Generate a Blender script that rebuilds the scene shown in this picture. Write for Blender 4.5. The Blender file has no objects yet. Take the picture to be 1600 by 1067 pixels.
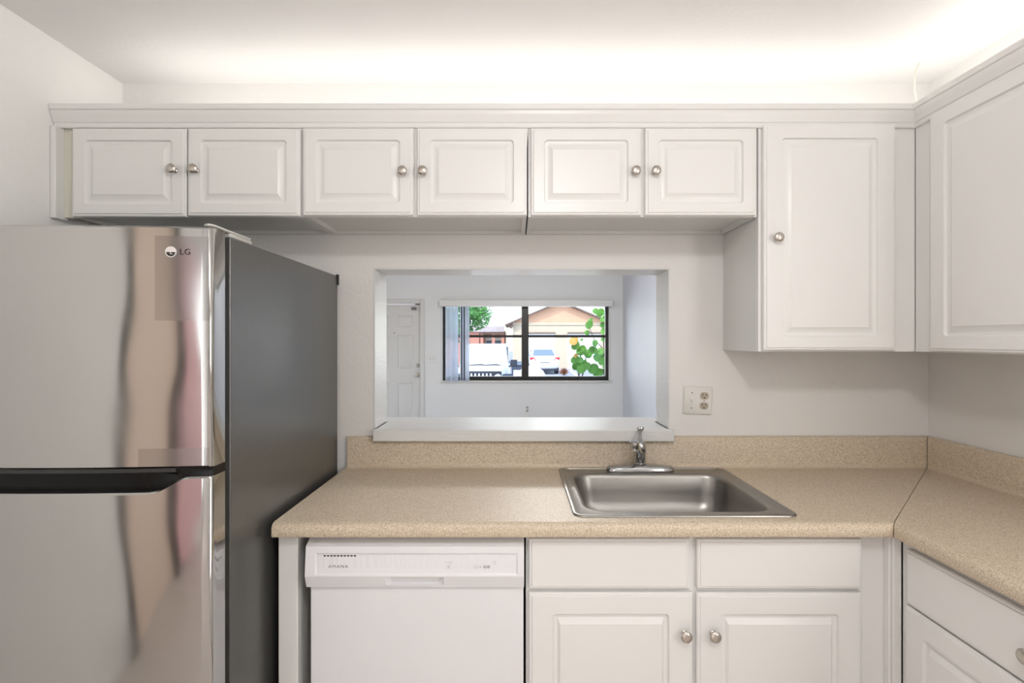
import bpy, bmesh, math, random
from mathutils import Matrix, Vector
C = bpy.context.scene
COL = C.collection
random.seed(7)

# ------------------------------------------------------------------ camera
cam_d = bpy.data.cameras.new('camera')
cam = bpy.data.objects.new('camera', cam_d); COL.objects.link(cam)
cam.location = (0.0, 0.0, 1.409)
cam.rotation_euler = (math.pi/2, 0, 0)
cam_d.sensor_width = 36.0
cam_d.lens = 36.0*826/1600
cam_d.shift_x = -6/1600
cam_d.shift_y = -2.5/1600
cam_d.clip_start = 0.02
cam_d.clip_end = 500
C.camera = cam

# ------------------------------------------------------------------ world, sun, exposure
w = bpy.data.worlds.new('world'); C.world = w
w.use_nodes = True
nt = w.node_tree; nt.nodes.clear()
wo = nt.nodes.new('ShaderNodeOutputWorld'); bg = nt.nodes.new('ShaderNodeBackground')
sky = nt.nodes.new('ShaderNodeTexSky')
sky.sky_type = 'NISHITA'
sky.sun_elevation = math.radians(55); sky.sun_rotation = math.radians(200)
sky.sun_disc = False
nt.links.new(sky.outputs[0], bg.inputs[0]); nt.links.new(bg.outputs[0], wo.inputs[0])
bg.inputs[1].default_value = 0.55

sun_d = bpy.data.lights.new('sun', 'SUN'); sun_d.energy = 2.4; sun_d.angle = math.radians(0.6)
sun_d.color = (1.0, 0.95, 0.88)
sun = bpy.data.objects.new('sun', sun_d); COL.objects.link(sun)
sun.rotation_euler = (math.radians(38), math.radians(0), math.radians(-28))   # comes over the house, from the camera's side

C.view_settings.view_transform = 'Standard'
C.view_settings.look = 'None'
C.view_settings.exposure = -0.02
C.view_settings.gamma = 1.0
C.view_settings.use_curve_mapping = False
C.cycles.caustics_reflective = False

def area(name, loc, rot, sx, sy, power, color):
    d = bpy.data.lights.new(name, 'AREA'); d.shape = 'RECTANGLE'; d.size = sx; d.size_y = sy
    d.energy = power; d.color = color
    o = bpy.data.objects.new(name, d); COL.objects.link(o)
    o.location = loc; o.rotation_euler = rot
    return o
# ceiling lamp over the kitchen floor (its housing is built below), lamp strips lying on top of the wall cabinets,
# daylight entering the living room by its side glass door
kl = bpy.data.lights.new('kitchen_lamp_light', 'POINT'); kl.energy = 32; kl.color = (1.0, 0.985, 0.965); kl.shadow_soft_size = 0.08
klo = bpy.data.objects.new('kitchen_lamp_light', kl); COL.objects.link(klo); klo.location = (0.2, 0.0, 2.28)
area('cabinet_top_light', (0.0, 1.93, 2.15), (math.pi, 0, 0), 2.7, 0.06, 3.0, (1.0, 0.96, 0.91))
area('cabinet_top_light_side', (1.47, 1.62, 2.15), (math.pi, 0, 0), 0.06, 0.6, 1.0, (1.0, 0.96, 0.91))
area('side_door_daylight', (-4.35, 5.0, 1.15), (0, -math.pi/2, 0), 2.0, 3.0, 22, (1.0, 0.97, 0.93))
area('front_window_daylight', (0.16, 8.75, 1.35), (-math.pi/2, 0, 0), 2.5, 1.1, 30, (0.98, 0.98, 1.0))
area('right_fill_light', (1.58, -.45, 1.6), (0, math.pi/2, 0), 1.1, 1.2, 22, (1.0, 0.98, 0.95))  # added fill lamp, lifts the left wall from an unseen spot
ll_ = bpy.data.lights.new('living_lamp_light', 'POINT'); ll_.energy = 78; ll_.color = (1.0, 0.99, 0.97); ll_.shadow_soft_size = 0.12
llo = bpy.data.objects.new('living_lamp_light', ll_); COL.objects.link(llo); llo.location = (0.3, 4.7, 2.6)
area('rear_fill_light', (-1.54+.03, -2.05, 1.15), (0, -math.pi/2, 0), 1.7, 0.5, 17, (0.97, 0.98, 1.0))  # added fill lamp, brightens the right cabinets and the fridge door edge

# ------------------------------------------------------------------ materials
def mat(name, color, rough=0.5, metal=0.0, spec=0.5, var=0.0, vscale=8.0, bump=0.0, bscale=40.0, stretch=None, emit=None, estr=0.0, aniso=0.0):
    m = bpy.data.materials.new(name); m.use_nodes = True
    t = m.node_tree; b = t.nodes['Principled BSDF']
    b.inputs['Base Color'].default_value = (*color, 1)
    b.inputs['Roughness'].default_value = rough
    b.inputs['Metallic'].default_value = metal
    b.inputs['Specular IOR Level'].default_value = spec
    if aniso: b.inputs['Anisotropic'].default_value = aniso
    tc = t.nodes.new('ShaderNodeTexCoord')
    mp = t.nodes.new('ShaderNodeMapping'); t.links.new(tc.outputs['Object'], mp.inputs[0])
    if stretch: mp.inputs['Scale'].default_value = stretch
    if var:
        n = t.nodes.new('ShaderNodeTexNoise'); n.inputs['Scale'].default_value = vscale; n.inputs['Detail'].default_value = 4
        t.links.new(mp.outputs[0], n.inputs['Vector'])
        r = t.nodes.new('ShaderNodeValToRGB')
        r.color_ramp.elements[0].position = 0.3; r.color_ramp.elements[1].position = 0.7
        r.color_ramp.elements[0].color = (*[max(0, c*(1-var)) for c in color], 1)
        r.color_ramp.elements[1].color = (*[min(1, c*(1+var)) for c in color], 1)
        t.links.new(n.outputs[0], r.inputs[0]); t.links.new(r.outputs[0], b.inputs['Base Color'])
    if bump:
        n2 = t.nodes.new('ShaderNodeTexNoise'); n2.inputs['Scale'].default_value = bscale; n2.inputs['Detail'].default_value = 3
        t.links.new(mp.outputs[0], n2.inputs['Vector'])
        bp = t.nodes.new('ShaderNodeBump'); bp.inputs['Strength'].default_value = bump; bp.inputs['Distance'].default_value = 0.01
        t.links.new(n2.outputs[0], bp.inputs['Height']); t.links.new(bp.outputs[0], b.inputs['Normal'])
    if emit:
        b.inputs['Emission Color'].default_value = (*emit, 1); b.inputs['Emission Strength'].default_value = estr
    return m

M = {}
M['wall'] = mat('kitchen_wall_paint', (0.79, 0.775, 0.755), 0.45, var=0.015, vscale=3, bump=0.12, bscale=60)
M['lwhite'] = mat('left_wall_brightened', (0.90, 0.89, 0.87), 0.45, var=0.015, vscale=3, bump=0.12, bscale=60)  # whiter than the other kitchen walls, extra light put into the colour
M['ceil'] = mat('ceiling_paint', (0.86, 0.85, 0.84), 0.7, var=0.01, vscale=2, bump=0.08, bscale=70)
M['lwall'] = mat('living_wall_paint', (0.80, 0.81, 0.81), 0.55, var=0.012, vscale=2, bump=0.08, bscale=60)
M['gloss'] = mat('gloss_trim_paint', (0.73, 0.725, 0.71), 0.34, bump=0.15, bscale=18, stretch=(1, 1, 8))
M['cab'] = mat('white_thermofoil', (0.80, 0.792, 0.775), 0.33, var=0.008, vscale=3)
M['cream'] = mat('cream_filler', (0.72, 0.70, 0.61), 0.45)
M['melamine'] = mat('white_melamine', (0.74, 0.74, 0.72), 0.4)
M['nickel'] = mat('brushed_nickel', (0.55, 0.51, 0.46), 0.3, metal=1.0, bump=0.02, bscale=200)
M['chrome'] = mat('chrome', (0.52, 0.53, 0.54), 0.13, metal=1.0)
M['appl'] = mat('appliance_white', (0.80, 0.80, 0.815), 0.35, var=0.005)
M['appl_panel'] = mat('appliance_panel_white', (0.83, 0.83, 0.85), 0.25, bump=0.2, bscale=30, stretch=(3, 1, 0.6))
M['dark'] = mat('dark_slot', (0.012, 0.012, 0.012), 0.5)
M['grey_ink'] = mat('grey_print', (0.23, 0.23, 0.24), 0.5)
M['black'] = mat('black_gloss_plastic', (0.006, 0.006, 0.006), 0.2, spec=0.2)
M['gasket'] = mat('dark_gasket', (0.02, 0.022, 0.02), 0.6)
M['charcoal'] = mat('charcoal_steel_side', (0.06, 0.059, 0.056), 0.30, spec=1.0, var=0.05, vscale=120, bump=0.06, bscale=260)
M['hinge'] = mat('grey_hinge_cap', (0.50, 0.49, 0.46), 0.3)
M['badge'] = mat('chrome_badge', (0.80, 0.80, 0.79), 0.25, metal=0.6)
M['plate'] = mat('switch_plate', (0.72, 0.70, 0.66), 0.35)
M['socket'] = mat('tan_socket', (0.43, 0.37, 0.29), 0.4)
M['bronze'] = mat('dark_bronze_frame', (0.018, 0.016, 0.014), 0.35)
M['white_pl'] = mat('white_plastic', (0.80, 0.80, 0.78), 0.4)
M['door'] = mat('door_paint', (0.70, 0.695, 0.68), 0.4)
M['tile'] = mat('floor_tile', (0.68, 0.61, 0.57), 0.4, var=0.03)
M['beige'] = mat('beige_door', (0.86, 0.70, 0.59), 0.5)
M['pink'] = mat('pink_cloth', (0.90, 0.57, 0.60), 0.8, var=0.06, vscale=4)
M['darkwood'] = mat('dark_casing', (0.10, 0.095, 0.09), 0.5)
M['wire'] = mat('white_wire', (0.80, 0.78, 0.70), 0.5)

def counter_mat():
    m = bpy.data.materials.new('speckled_laminate'); m.use_nodes = True
    t = m.node_tree; b = t.nodes['Principled BSDF']; b.inputs['Roughness'].default_value = 0.46
    g = t.nodes.new('ShaderNodeNewGeometry')
    n = t.nodes.new('ShaderNodeTexNoise'); n.inputs['Scale'].default_value = 330; n.inputs['Detail'].default_value = 2.0
    t.links.new(g.outputs['Position'], n.inputs['Vector'])
    r = t.nodes.new('ShaderNodeValToRGB'); e = r.color_ramp.elements
    e[0].position = 0.30; e[0].color = (0.36, 0.28, 0.20, 1)
    e[1].position = 0.70; e[1].color = (0.78, 0.68, 0.54, 1)
    x = e.new(0.45); x.color = (0.58, 0.48, 0.36, 1)
    x = e.new(0.55); x.color = (0.64, 0.54, 0.41, 1)
    t.links.new(n.outputs[0], r.inputs[0]); t.links.new(r.outputs[0], b.inputs['Base Color'])
    return m
M['counter'] = counter_mat()

def steel_mat(name, base, rough, wav, wscale, bscale=(1, 1, 1), patches=()):
    m = bpy.data.materials.new(name); m.use_nodes = True
    t = m.node_tree; b = t.nodes['Principled BSDF']
    b.inputs['Metallic'].default_value = 1.0
    g = t.nodes.new('ShaderNodeNewGeometry')
    mp = t.nodes.new('ShaderNodeMapping'); mp.inputs['Scale'].default_value = bscale
    t.links.new(g.outputs['Position'], mp.inputs[0])
    n = t.nodes.new('ShaderNodeTexNoise'); n.inputs['Scale'].default_value = wscale; n.inputs['Detail'].default_value = 1.0
    t.links.new(mp.outputs[0], n.inputs['Vector'])
    bp = t.nodes.new('ShaderNodeBump'); bp.inputs['Strength'].default_value = 1.0; bp.inputs['Distance'].default_value = wav
    t.links.new(n.outputs[0], bp.inputs['Height']); t.links.new(bp.outputs[0], b.inputs['Normal'])
    # smudges
    n2 = t.nodes.new('ShaderNodeTexNoise'); n2.inputs['Scale'].default_value = 7; n2.inputs['Detail'].default_value = 6
    t.links.new(g.outputs['Position'], n2.inputs['Vector'])
    r = t.nodes.new('ShaderNodeMapRange'); r.inputs[1].default_value = 0.35; r.inputs[2].default_value = 0.75
    r.inputs[3].default_value = rough; r.inputs[4].default_value = rough*1.5
    t.links.new(n2.outputs[0], r.inputs[0])
    rough_out = r.outputs[0]
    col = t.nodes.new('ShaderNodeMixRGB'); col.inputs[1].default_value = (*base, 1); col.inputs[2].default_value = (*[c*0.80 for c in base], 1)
    fac = None
    sx = t.nodes.new('ShaderNodeSeparateXYZ'); t.links.new(g.outputs['Position'], sx.inputs[0])
    def inside(sock, a, c):
        p = t.nodes.new('ShaderNodeMath'); p.operation = 'GREATER_THAN'; p.inputs[1].default_value = a; t.links.new(sock, p.inputs[0])
        q = t.nodes.new('ShaderNodeMath'); q.operation = 'LESS_THAN'; q.inputs[1].default_value = c; t.links.new(sock, q.inputs[0])
        k = t.nodes.new('ShaderNodeMath'); k.operation = 'MULTIPLY'; t.links.new(p.outputs[0], k.inputs[0]); t.links.new(q.outputs[0], k.inputs[1])
        return k.outputs[0]
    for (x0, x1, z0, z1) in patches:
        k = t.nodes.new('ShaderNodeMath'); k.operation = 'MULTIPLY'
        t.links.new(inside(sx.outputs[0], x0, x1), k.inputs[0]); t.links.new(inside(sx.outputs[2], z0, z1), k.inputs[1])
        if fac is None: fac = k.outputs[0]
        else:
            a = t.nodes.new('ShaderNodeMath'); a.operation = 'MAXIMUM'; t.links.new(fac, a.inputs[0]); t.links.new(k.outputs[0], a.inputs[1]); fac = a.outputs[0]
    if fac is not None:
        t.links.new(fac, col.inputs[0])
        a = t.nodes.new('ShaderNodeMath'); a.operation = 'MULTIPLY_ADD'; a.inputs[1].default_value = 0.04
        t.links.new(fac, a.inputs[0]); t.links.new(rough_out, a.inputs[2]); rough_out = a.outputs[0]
    else: col.inputs[0].default_value = 0
    t.links.new(col.outputs[0], b.inputs['Base Color']); t.links.new(rough_out, b.inputs['Roughness'])
    return m
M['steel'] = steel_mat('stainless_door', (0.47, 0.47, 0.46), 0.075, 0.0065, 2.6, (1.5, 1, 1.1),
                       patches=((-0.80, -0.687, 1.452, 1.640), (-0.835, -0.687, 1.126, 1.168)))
M['sink'] = steel_mat('satin_sink_steel', (0.35, 0.338, 0.32), 0.30, 0.0, 60)

def glass_mat():
    m = bpy.data.materials.new('clear_pane'); m.use_nodes = True
    t = m.node_tree; t.nodes.clear()
    o = t.nodes.new('ShaderNodeOutputMaterial'); mx = t.nodes.new('ShaderNodeMixShader')
    tr = t.nodes.new('ShaderNodeBsdfTransparent'); tr.inputs[0].default_value = (0.95, 0.97, 0.96, 1)
    gl = t.nodes.new('ShaderNodeBsdfGlossy'); gl.inputs['Roughness'].default_value = 0.02
    f = t.nodes.new('ShaderNodeFresnel'); f.inputs[0].default_value = 1.3
    t.links.new(f.outputs[0], mx.inputs[0]); t.links.new(tr.outputs[0], mx.inputs[1]); t.links.new(gl.outputs[0], mx.inputs[2])
    t.links.new(mx.outputs[0], o.inputs[0]); return m
M['glass'] = glass_mat()
def slat_mat():
    m = bpy.data.materials.new('translucent_vinyl'); m.use_nodes = True
    t = m.node_tree; t.nodes.clear()
    o = t.nodes.new('ShaderNodeOutputMaterial'); mx = t.nodes.new('ShaderNodeMixShader'); mx.inputs[0].default_value = 0.3
    a = t.nodes.new('ShaderNodeBsdfTranslucent'); a.inputs[0].default_value = (0.84, 0.88, 0.95, 1)
    d = t.nodes.new('ShaderNodeBsdfDiffuse'); d.inputs[0].default_value = (0.78, 0.81, 0.86, 1)
    mx2 = t.nodes.new('ShaderNodeMixShader'); mx2.inputs[0].default_value = 0.4
    tp = t.nodes.new('ShaderNodeBsdfTransparent')
    t.links.new(a.outputs[0], mx.inputs[1]); t.links.new(d.outputs[0], mx.inputs[2])
    t.links.new(mx.outputs[0], mx2.inputs[1]); t.links.new(tp.outputs[0], mx2.inputs[2])
    t.links.new(mx2.outputs[0], o.inputs[0]); return m
M['slat'] = slat_mat()

# ------------------------------------------------------------------ mesh helpers
ORI = {}
class MB:
    def __init__(s): s.v = []; s.f = []; s.mi = []; s.xf = None; s.cur = 0
    def add(s, vs, fs):
        o = len(s.v)
        for p in vs:
            p = Vector(p)
            s.v.append(s.xf @ p if s.xf is not None else p)
        for f in fs: s.f.append([o+i for i in f]); s.mi.append(s.cur)
        return s
    def box(s, x0, x1, y0, y1, z0, z1):
        return s.add([(x0,y0,z0),(x1,y0,z0),(x1,y1,z0),(x0,y1,z0),(x0,y0,z1),(x1,y0,z1),(x1,y1,z1),(x0,y1,z1)],
                     [(0,3,2,1),(4,5,6,7),(0,1,5,4),(1,2,6,5),(2,3,7,6),(3,0,4,7)])
    def rings(s, rs, cap0=True, cap1=True, close=False):
        n = len(rs[0]); vs = [p for r in rs for p in r]; fs = []
        k = len(rs)
        for a in range(k if close else k-1):
            b = (a+1) % k
            for i in range(n):
                j = (i+1) % n
                fs.append((a*n+i, a*n+j, b*n+j, b*n+i))
        if not close:
            if cap0: fs.append(tuple(reversed(range(n))))
            if cap1: fs.append(tuple((k-1)*n+i for i in range(n)))
        return s.add(vs, fs)
    def lathe(s, prof, o, axis, n=20):
        # prof: list of (radius, height along axis)
        o = Vector(o); a = Vector(axis).normalized()
        u = a.orthogonal().normalized(); w_ = a.cross(u)
        rs = []
        for r, h in prof:
            r = max(r, 1e-5)
            rs.append([o + a*h + (u*math.cos(t) + w_*math.sin(t))*r for t in [2*math.pi*i/n for i in range(n)]])
        return s.rings(rs)
    def tube(s, pts, r, n=10):
        pts = [Vector(p) for p in pts]; rs = []
        rr = r if isinstance(r, (list, tuple)) else [r]*len(pts)
        up = None
        for i, p in enumerate(pts):
            d = (pts[min(i+1, len(pts)-1)] - pts[max(i-1, 0)]).normalized()
            if up is None: up = d.orthogonal().normalized()
            u = (up - d*up.dot(d)).normalized(); up = u
            v = d.cross(u)
            rs.append([p + (u*math.cos(t) + v*math.sin(t))*rr[i] for t in [2*math.pi*k/n for k in range(n)]])
        return s.rings(rs)
    def prism(s, poly, axis, a0, a1):
        # poly in the two other axes (cyclic order), extruded along axis
        def P(p, a):
            if axis == 'x': return (a, p[0], p[1])
            if axis == 'y': return (p[0], a, p[1])
            return (p[0], p[1], a)
        return s.rings([[P(p, a0) for p in poly], [P(p, a1) for p in poly]])
    def build(s, name, m, parent=None, bevel=0.0, seg=2, smooth=35, recalc=True):
        me = bpy.data.meshes.new(name)
        lo = Vector((min(p[i] for p in s.v) for i in range(3))); hi = Vector((max(p[i] for p in s.v) for i in range(3)))
        c = (lo+hi)/2
        me.from_pydata([p-c for p in s.v], [], s.f)
        ms = m if isinstance(m, (list, tuple)) else [m]
        for x in ms: me.materials.append(x)
        for p, i in zip(me.polygons, s.mi): p.material_index = i
        if recalc:
            b = bmesh.new(); b.from_mesh(me); bmesh.ops.recalc_face_normals(b, faces=b.faces[:]); b.to_mesh(me); b.free()
        if smooth:
            for p in me.polygons: p.use_smooth = True
            me.set_sharp_from_angle(angle=math.radians(smooth))
        o = bpy.data.objects.new(name, me); COL.objects.link(o)
        base = ORI[parent.name] if parent else Vector((0,0,0))
        o.location = c - base
        if parent: o.parent = parent
        ORI[o.name] = c
        if bevel:
            bm = o.modifiers.new('bevel', 'BEVEL'); bm.width = bevel; bm.segments = seg; bm.limit_method = 'ANGLE'; bm.angle_limit = math.radians(40)
        return o

def B(*a): return MB().box(*a)
def thing(name, label, cat, loc, group=None):
    o = bpy.data.objects.new(name, None); COL.objects.link(o); o.empty_display_size = 0.1
    o.location = loc; ORI[o.name] = Vector(loc)
    return tag(o, label, cat, group)
def tag(o, label, cat, group=None):
    o['label'] = label; o['category'] = cat
    if group: o['group'] = group
    return o
def struct(o): o['kind'] = 'structure'; return o
def sempty(name, loc):
    o = bpy.data.objects.new(name, None); COL.objects.link(o); o.location = loc; ORI[o.name] = Vector(loc); o['kind'] = 'structure'; return o

def rrect(x0, x1, y0, y1, r, k=5):
    r = max(r, 1e-4); pts = []
    for (cx, cy, a) in ((x1-r, y1-r, 0), (x0+r, y1-r, 90), (x0+r, y0+r, 180), (x1-r, y0+r, 270)):
        for i in range(k+1):
            t = math.radians(a + 90*i/k); pts.append((cx + r*math.cos(t), cy + r*math.sin(t)))
    return pts

FACE = {'back': (Vector((1,0,0)), Vector((0,0,1)), Vector((0,-1,0))),     # faces the camera
        'right': (Vector((0,-1,0)), Vector((0,0,1)), Vector((-1,0,0))),
        'left': (Vector((0,1,0)), Vector((0,0,1)), Vector((1,0,0)))}
def panel_door(o, W, H, face, gx, gy, fx, fy, t=0.019, tilt=0.0):
    u, v, n = FACE[face]; o = Vector(o); m = MB()
    prof = [(0, 0, .0012, 0), (0, 0, .0012, t-.007), (.003, .003, .0015, t-.0035), (.008, .008, .002, t-.003), (.010, .010, .0025, t),
            (gx, gy, .012, t), (gx+.003, gy+.003, .0105, t-.008), (gx+.011, gy+.011, .005, t-.0085), (gx+.014, gy+.014, .003, t-.0085),
            (fx-.001, fy-.001, .0012, t-.001), (fx, fy, .0008, t-.0003)]
    ca, sa = math.cos(tilt), math.sin(tilt)
    rs = []
    for (ix, iy, r, d) in prof:
        ring = []
        for (a, b) in rrect(ix, W-ix, iy, H-iy, r):
            a2, b2 = a-W/2, b-H/2
            a3, b3 = a2*ca-b2*sa+W/2, a2*sa+b2*ca+H/2
            ring.append(o + u*a3 + v*b3 + n*d)
        rs.append(ring)
    return m.rings(rs)
def slab_front(o, W, H, face, t=0.019):
    u, v, n = FACE[face]; o = Vector(o); m = MB(); rs = []
    for (i, r, d) in [(0, .001, 0), (0, .001, t-.006), (.003, .0015, t-.003), (.007, .002, t-.0025), (.009, .002, t)]:
        rs.append([o + u*a + v*b + n*d for (a, b) in rrect(i, W-i, i, H-i, r)])
    return m.rings(rs)
def knob(o, face, parent):
    n = FACE[face][2]
    prof = [(0.0085, 0), (0.0085, .0015), (.006, .004), (.0055, .012), (.0075, .0155), (.013, .018), (.0155, .021), (.0155, .0235), (.013, .0265), (.007, .0283), (0, .0288)]
    return MB().lathe(prof, o, n, 24).build('knob', M['nickel'], parent)

# ------------------------------------------------------------------ kitchen shell
WY = 2.07; LX = -1.54; RX = 1.614; CZ = 2.412
wb = MB()
wb.box(LX-.1, -0.557, WY, 2.25, -0.06, CZ); wb.box(0.603, RX+.19, WY, 2.25, -0.06, CZ)
wb.box(-0.557, 0.603, WY, 2.25, 1.690, CZ); wb.box(-0.557, 0.603, WY, 2.25, -0.06, 1.035)
struct(wb.build('wall_back', M['wall'], smooth=0))
struct(B(RX, RX+.15, -2.4, WY, -0.06, CZ).build('wall_right', M['wall'], smooth=0))
wl = MB(); wl.box(LX-.12, LX, -0.07, WY, -.06, CZ); wl.box(LX-.12, LX, -2.4, -1.0, -.06, CZ); wl.box(LX-.12, LX, -1.0, -.07, 2.08, CZ)
struct(wl.build('wall_left', M['lwhite'], smooth=0))
struct(B(LX-.12, RX+.15, -2.52, -2.4, -.06, CZ).build('wall_rear', M['wall'], smooth=0))
struct(B(LX-.12, RX+.19, -2.52, 2.25, CZ, CZ+.1).build('ceiling', M['ceil'], smooth=0))
struct(B(LX-.12, RX+.15, -2.52, 2.07, -.06, 0).build('floor', M['tile'], smooth=0))
# unseen door added behind the camera, gives the beige band mirrored in the fridge
d2 = sempty('reflection_door', (LX-.02, -.535, 0))
B(LX-.06, LX-.03, -0.97, -.10, 0.01, 2.05).build('slab', M['beige'], d2, bevel=.002)
f = MB(); f.box(LX-.119, LX+.012, -.105, -.03, 0, 2.12); f.box(LX-.119, LX+.012, -1.04, -.965, 0, 2.12); f.box(LX-.119, LX+.012, -1.04, -.03, 2.05, 2.12)
f.build('casing', M['darkwood'], d2, bevel=.002)
# frames added around the two unseen fill lamps beside and behind the camera
for n_, x0, x1, y0, y1, z0, z1 in (('rear_fill_frame', LX, LX+.028, -2.30, -1.80, .30, 2.00), ('right_fill_frame', RX-.03, RX, -1.05, .15, 1.05, 2.15)):
    wq = sempty(n_, ((x0+x1)/2, (y0+y1)/2, z0)); f = MB()
    f.box(x0, x1, y0-.05, y0, z0-.05, z1+.05); f.box(x0, x1, y1, y1+.05, z0-.05, z1+.05); f.box(x0, x1, y0, y1, z1, z1+.05); f.box(x0, x1, y0, y1, z0-.05, z0)
    f.build('frame', M['white_pl'], wq)
# pass-through lining and ledge
t1 = MB(); t1.box(-.559, -.551, WY-.001, 2.251, 1.062, 1.684); t1.box(.597, .605, WY-.001, 2.251, 1.062, 1.684); t1.box(-.559, .605, WY-.001, 2.251, 1.684, 1.692)
struct(t1.build('trim_1', M['gloss'], bevel=.001))
led = MB(); led.box(-.549, .608, 2.025, 2.0485, 1.0195, 1.062)
led.prism([(-.549, 2.0484), (.608, 2.0484), (.602, WY), (.590, WY+.001), (.590, 2.249), (.62, 2.25), (.62, 2.372), (-.575, 2.372), (-.575, 2.25), (-.544, 2.249), (-.544, WY+.001), (-.549, WY)], 'z', 1.0355, 1.062)
tag(led.build('pass_through_ledge', M['gloss'], bevel=.003), 'white painted wooden ledge at the bottom of the pass-through opening', 'ledge')

# ------------------------------------------------------------------ living room shell
LF = -0.06; FY = 8.4; LRX = 1.70; LLX = -4.2; LCZ = 2.75
WX0, WX1, WZ0, WZ1 = -1.185, 1.51, 0.745, 2.02
fw = MB()
fw.box(LLX, -2.47, FY, 8.6, LF, LCZ); fw.box(-2.47, -1.505, FY, 8.6, 2.0, LCZ); fw.box(-1.505, WX0, FY, 8.6, LF, LCZ)
fw.box(WX0, WX1, FY, 8.6, WZ1, LCZ); fw.box(WX0, WX1, FY, 8.6, LF, WZ0); fw.box(WX1, LRX+.15, FY, 8.6, LF, LCZ)
struct(fw.build('wall_far', M['lwall'], smooth=0))
struct(B(LRX, LRX+.15, 2.25, FY, LF, LCZ).build('wall_living_right', mat('lavender_grey_paint', (0.64, 0.66, 0.72), 0.6, var=.01, bump=.08, bscale=60), smooth=0))
ll = MB(); ll.box(LLX-.15, LLX, 2.07, 3.5, LF, LCZ); ll.box(LLX-.15, LLX, 6.5, 8.6, LF, LCZ); ll.box(LLX-.15, LLX, 3.5, 6.5, 2.15, LCZ)
struct(ll.build('wall_living_left', M['lwall'], smooth=0))
wn = MB(); wn.box(LLX, LX-.12, 2.07, 2.25, LF, LCZ); wn.box(LX-.12, LRX+.15, 2.07, 2.25, CZ+.1, LCZ)
struct(wn.build('wall_living_near', M['lwall'], smooth=0))
struct(B(LLX-.15, LRX+.15, 2.07, 8.6, LCZ, LCZ+.1).build('ceiling_living', M['ceil'], smooth=0))
struct(B(LLX-.15, LRX+.15, 2.07, 8.6, LF-.1, LF).build('floor_living', M['tile'], smooth=0))
w2 = sempty('window_2', (LLX-.07, 5, LF))
f = MB(); f.box(LLX-.12, LLX-.04, 3.5, 3.56, LF, 2.15); f.box(LLX-.12, LLX-.04, 6.44, 6.5, LF, 2.15); f.box(LLX-.12, LLX-.04, 4.97, 5.03, LF, 2.15); f.box(LLX-.12, LLX-.04, 3.5, 6.5, 2.09, 2.15); f.box(LLX-.12, LLX-.04, 3.5, 6.5, LF, LF+.05)
f.build('frame', M['bronze'], w2)

# front door of the living room: six raised panels
d1 = sempty('door_1', (-1.98, FY, LF))
dx0, dx1, dz0, dz1 = -2.435, -1.525, LF+.005, 1.978
sl = MB()
cols = [(-2.32, -2.03), (-1.89, -1.645)]
cols = [(-2.305, -2.035), (-1.885, -1.645)]
rows = [(.02, .72), (.95, 1.49), (1.61, 1.80)]
xs = [dx0, cols[0][0], cols[0][1], cols[1][0], cols[1][1], dx1]
zs = [dz0, rows[0][0], rows[0][1], rows[1][0], rows[1][1], rows[2][0], rows[2][1], dz1]
Y0 = FY+.035
for i in range(5):
    for j in range(7):
        if i in (1, 3) and j in (1, 3, 5):
            rs = []
            for (q, dy) in ((0, 0), (.012, .011), (.022, .012), (.05, .003)):
                rs.append([(x, Y0+dy, z) for x, z in ((xs[i]+q, zs[j]+q), (xs[i+1]-q, zs[j]+q), (xs[i+1]-q, zs[j+1]-q), (xs[i]+q, zs[j+1]-q))])
            sl.rings(rs, cap0=False)
        else:
            sl.add([(xs[i], Y0, zs[j]), (xs[i+1], Y0, zs[j]), (xs[i+1], Y0, zs[j+1]), (xs[i], Y0, zs[j+1])], [(0, 1, 2, 3)])
sl.add([(dx0,Y0,dz0),(dx1,Y0,dz0),(dx1,Y0,dz1),(dx0,Y0,dz1),(dx0,Y0+.045,dz0),(dx1,Y0+.045,dz0),(dx1,Y0+.045,dz1),(dx0,Y0+.045,dz1)],
       [(4,7,6,5),(0,4,5,1),(1,5,6,2),(2,6,7,3),(3,7,4,0)])
slab = sl.build('slab', M['door'], d1, smooth=20)
f = MB(); f.box(-2.505, -2.44, FY-.018, FY+.1, LF, 2.055); f.box(-1.52, -1.452, FY-.018, FY+.1, LF, 2.055); f.box(-2.44, -1.52, FY-.018, FY+.1, 1.985, 2.055)
f.build('casing', M['door'], d1, bevel=.006)
kprof = [(.033, 0), (.033, .006), (.014, .012), (.012, .03), (.024, .04), (.029, .052), (.024, .062), (0, .066)]
MB().lathe(kprof, (-1.565, Y0, .852), (0, -1, 0), 20).build('door_knob', M['nickel'], slab)
MB().lathe([(.03, 0), (.03, .008), (.022, .016), (.02, .02), (0, .021)], (-1.565, Y0, 1.002), (0, -1, 0), 20).build('deadbolt', M['nickel'], slab)
B(-1.665, -1.585, Y0-.014, Y0, 1.885, 1.93).build('sticker', mat('sticker_grey', (.2, .2, .2), .5), slab, bevel=.003)
MB().lathe([(.009, 0), (.009, .004), (0, .005)], (-1.94, Y0, 1.52), (0, -1, 0), 12).build('peephole', M['bronze'], slab)
h = MB(); h.box(-1.524, -1.514, FY+.005, FY+.03, 1.81, 1.95); h.box(-1.60, -1.52, FY+.0, FY+.03, 1.972, 1.982)
h.build('hinge', M['bronze'], d1)

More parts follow.
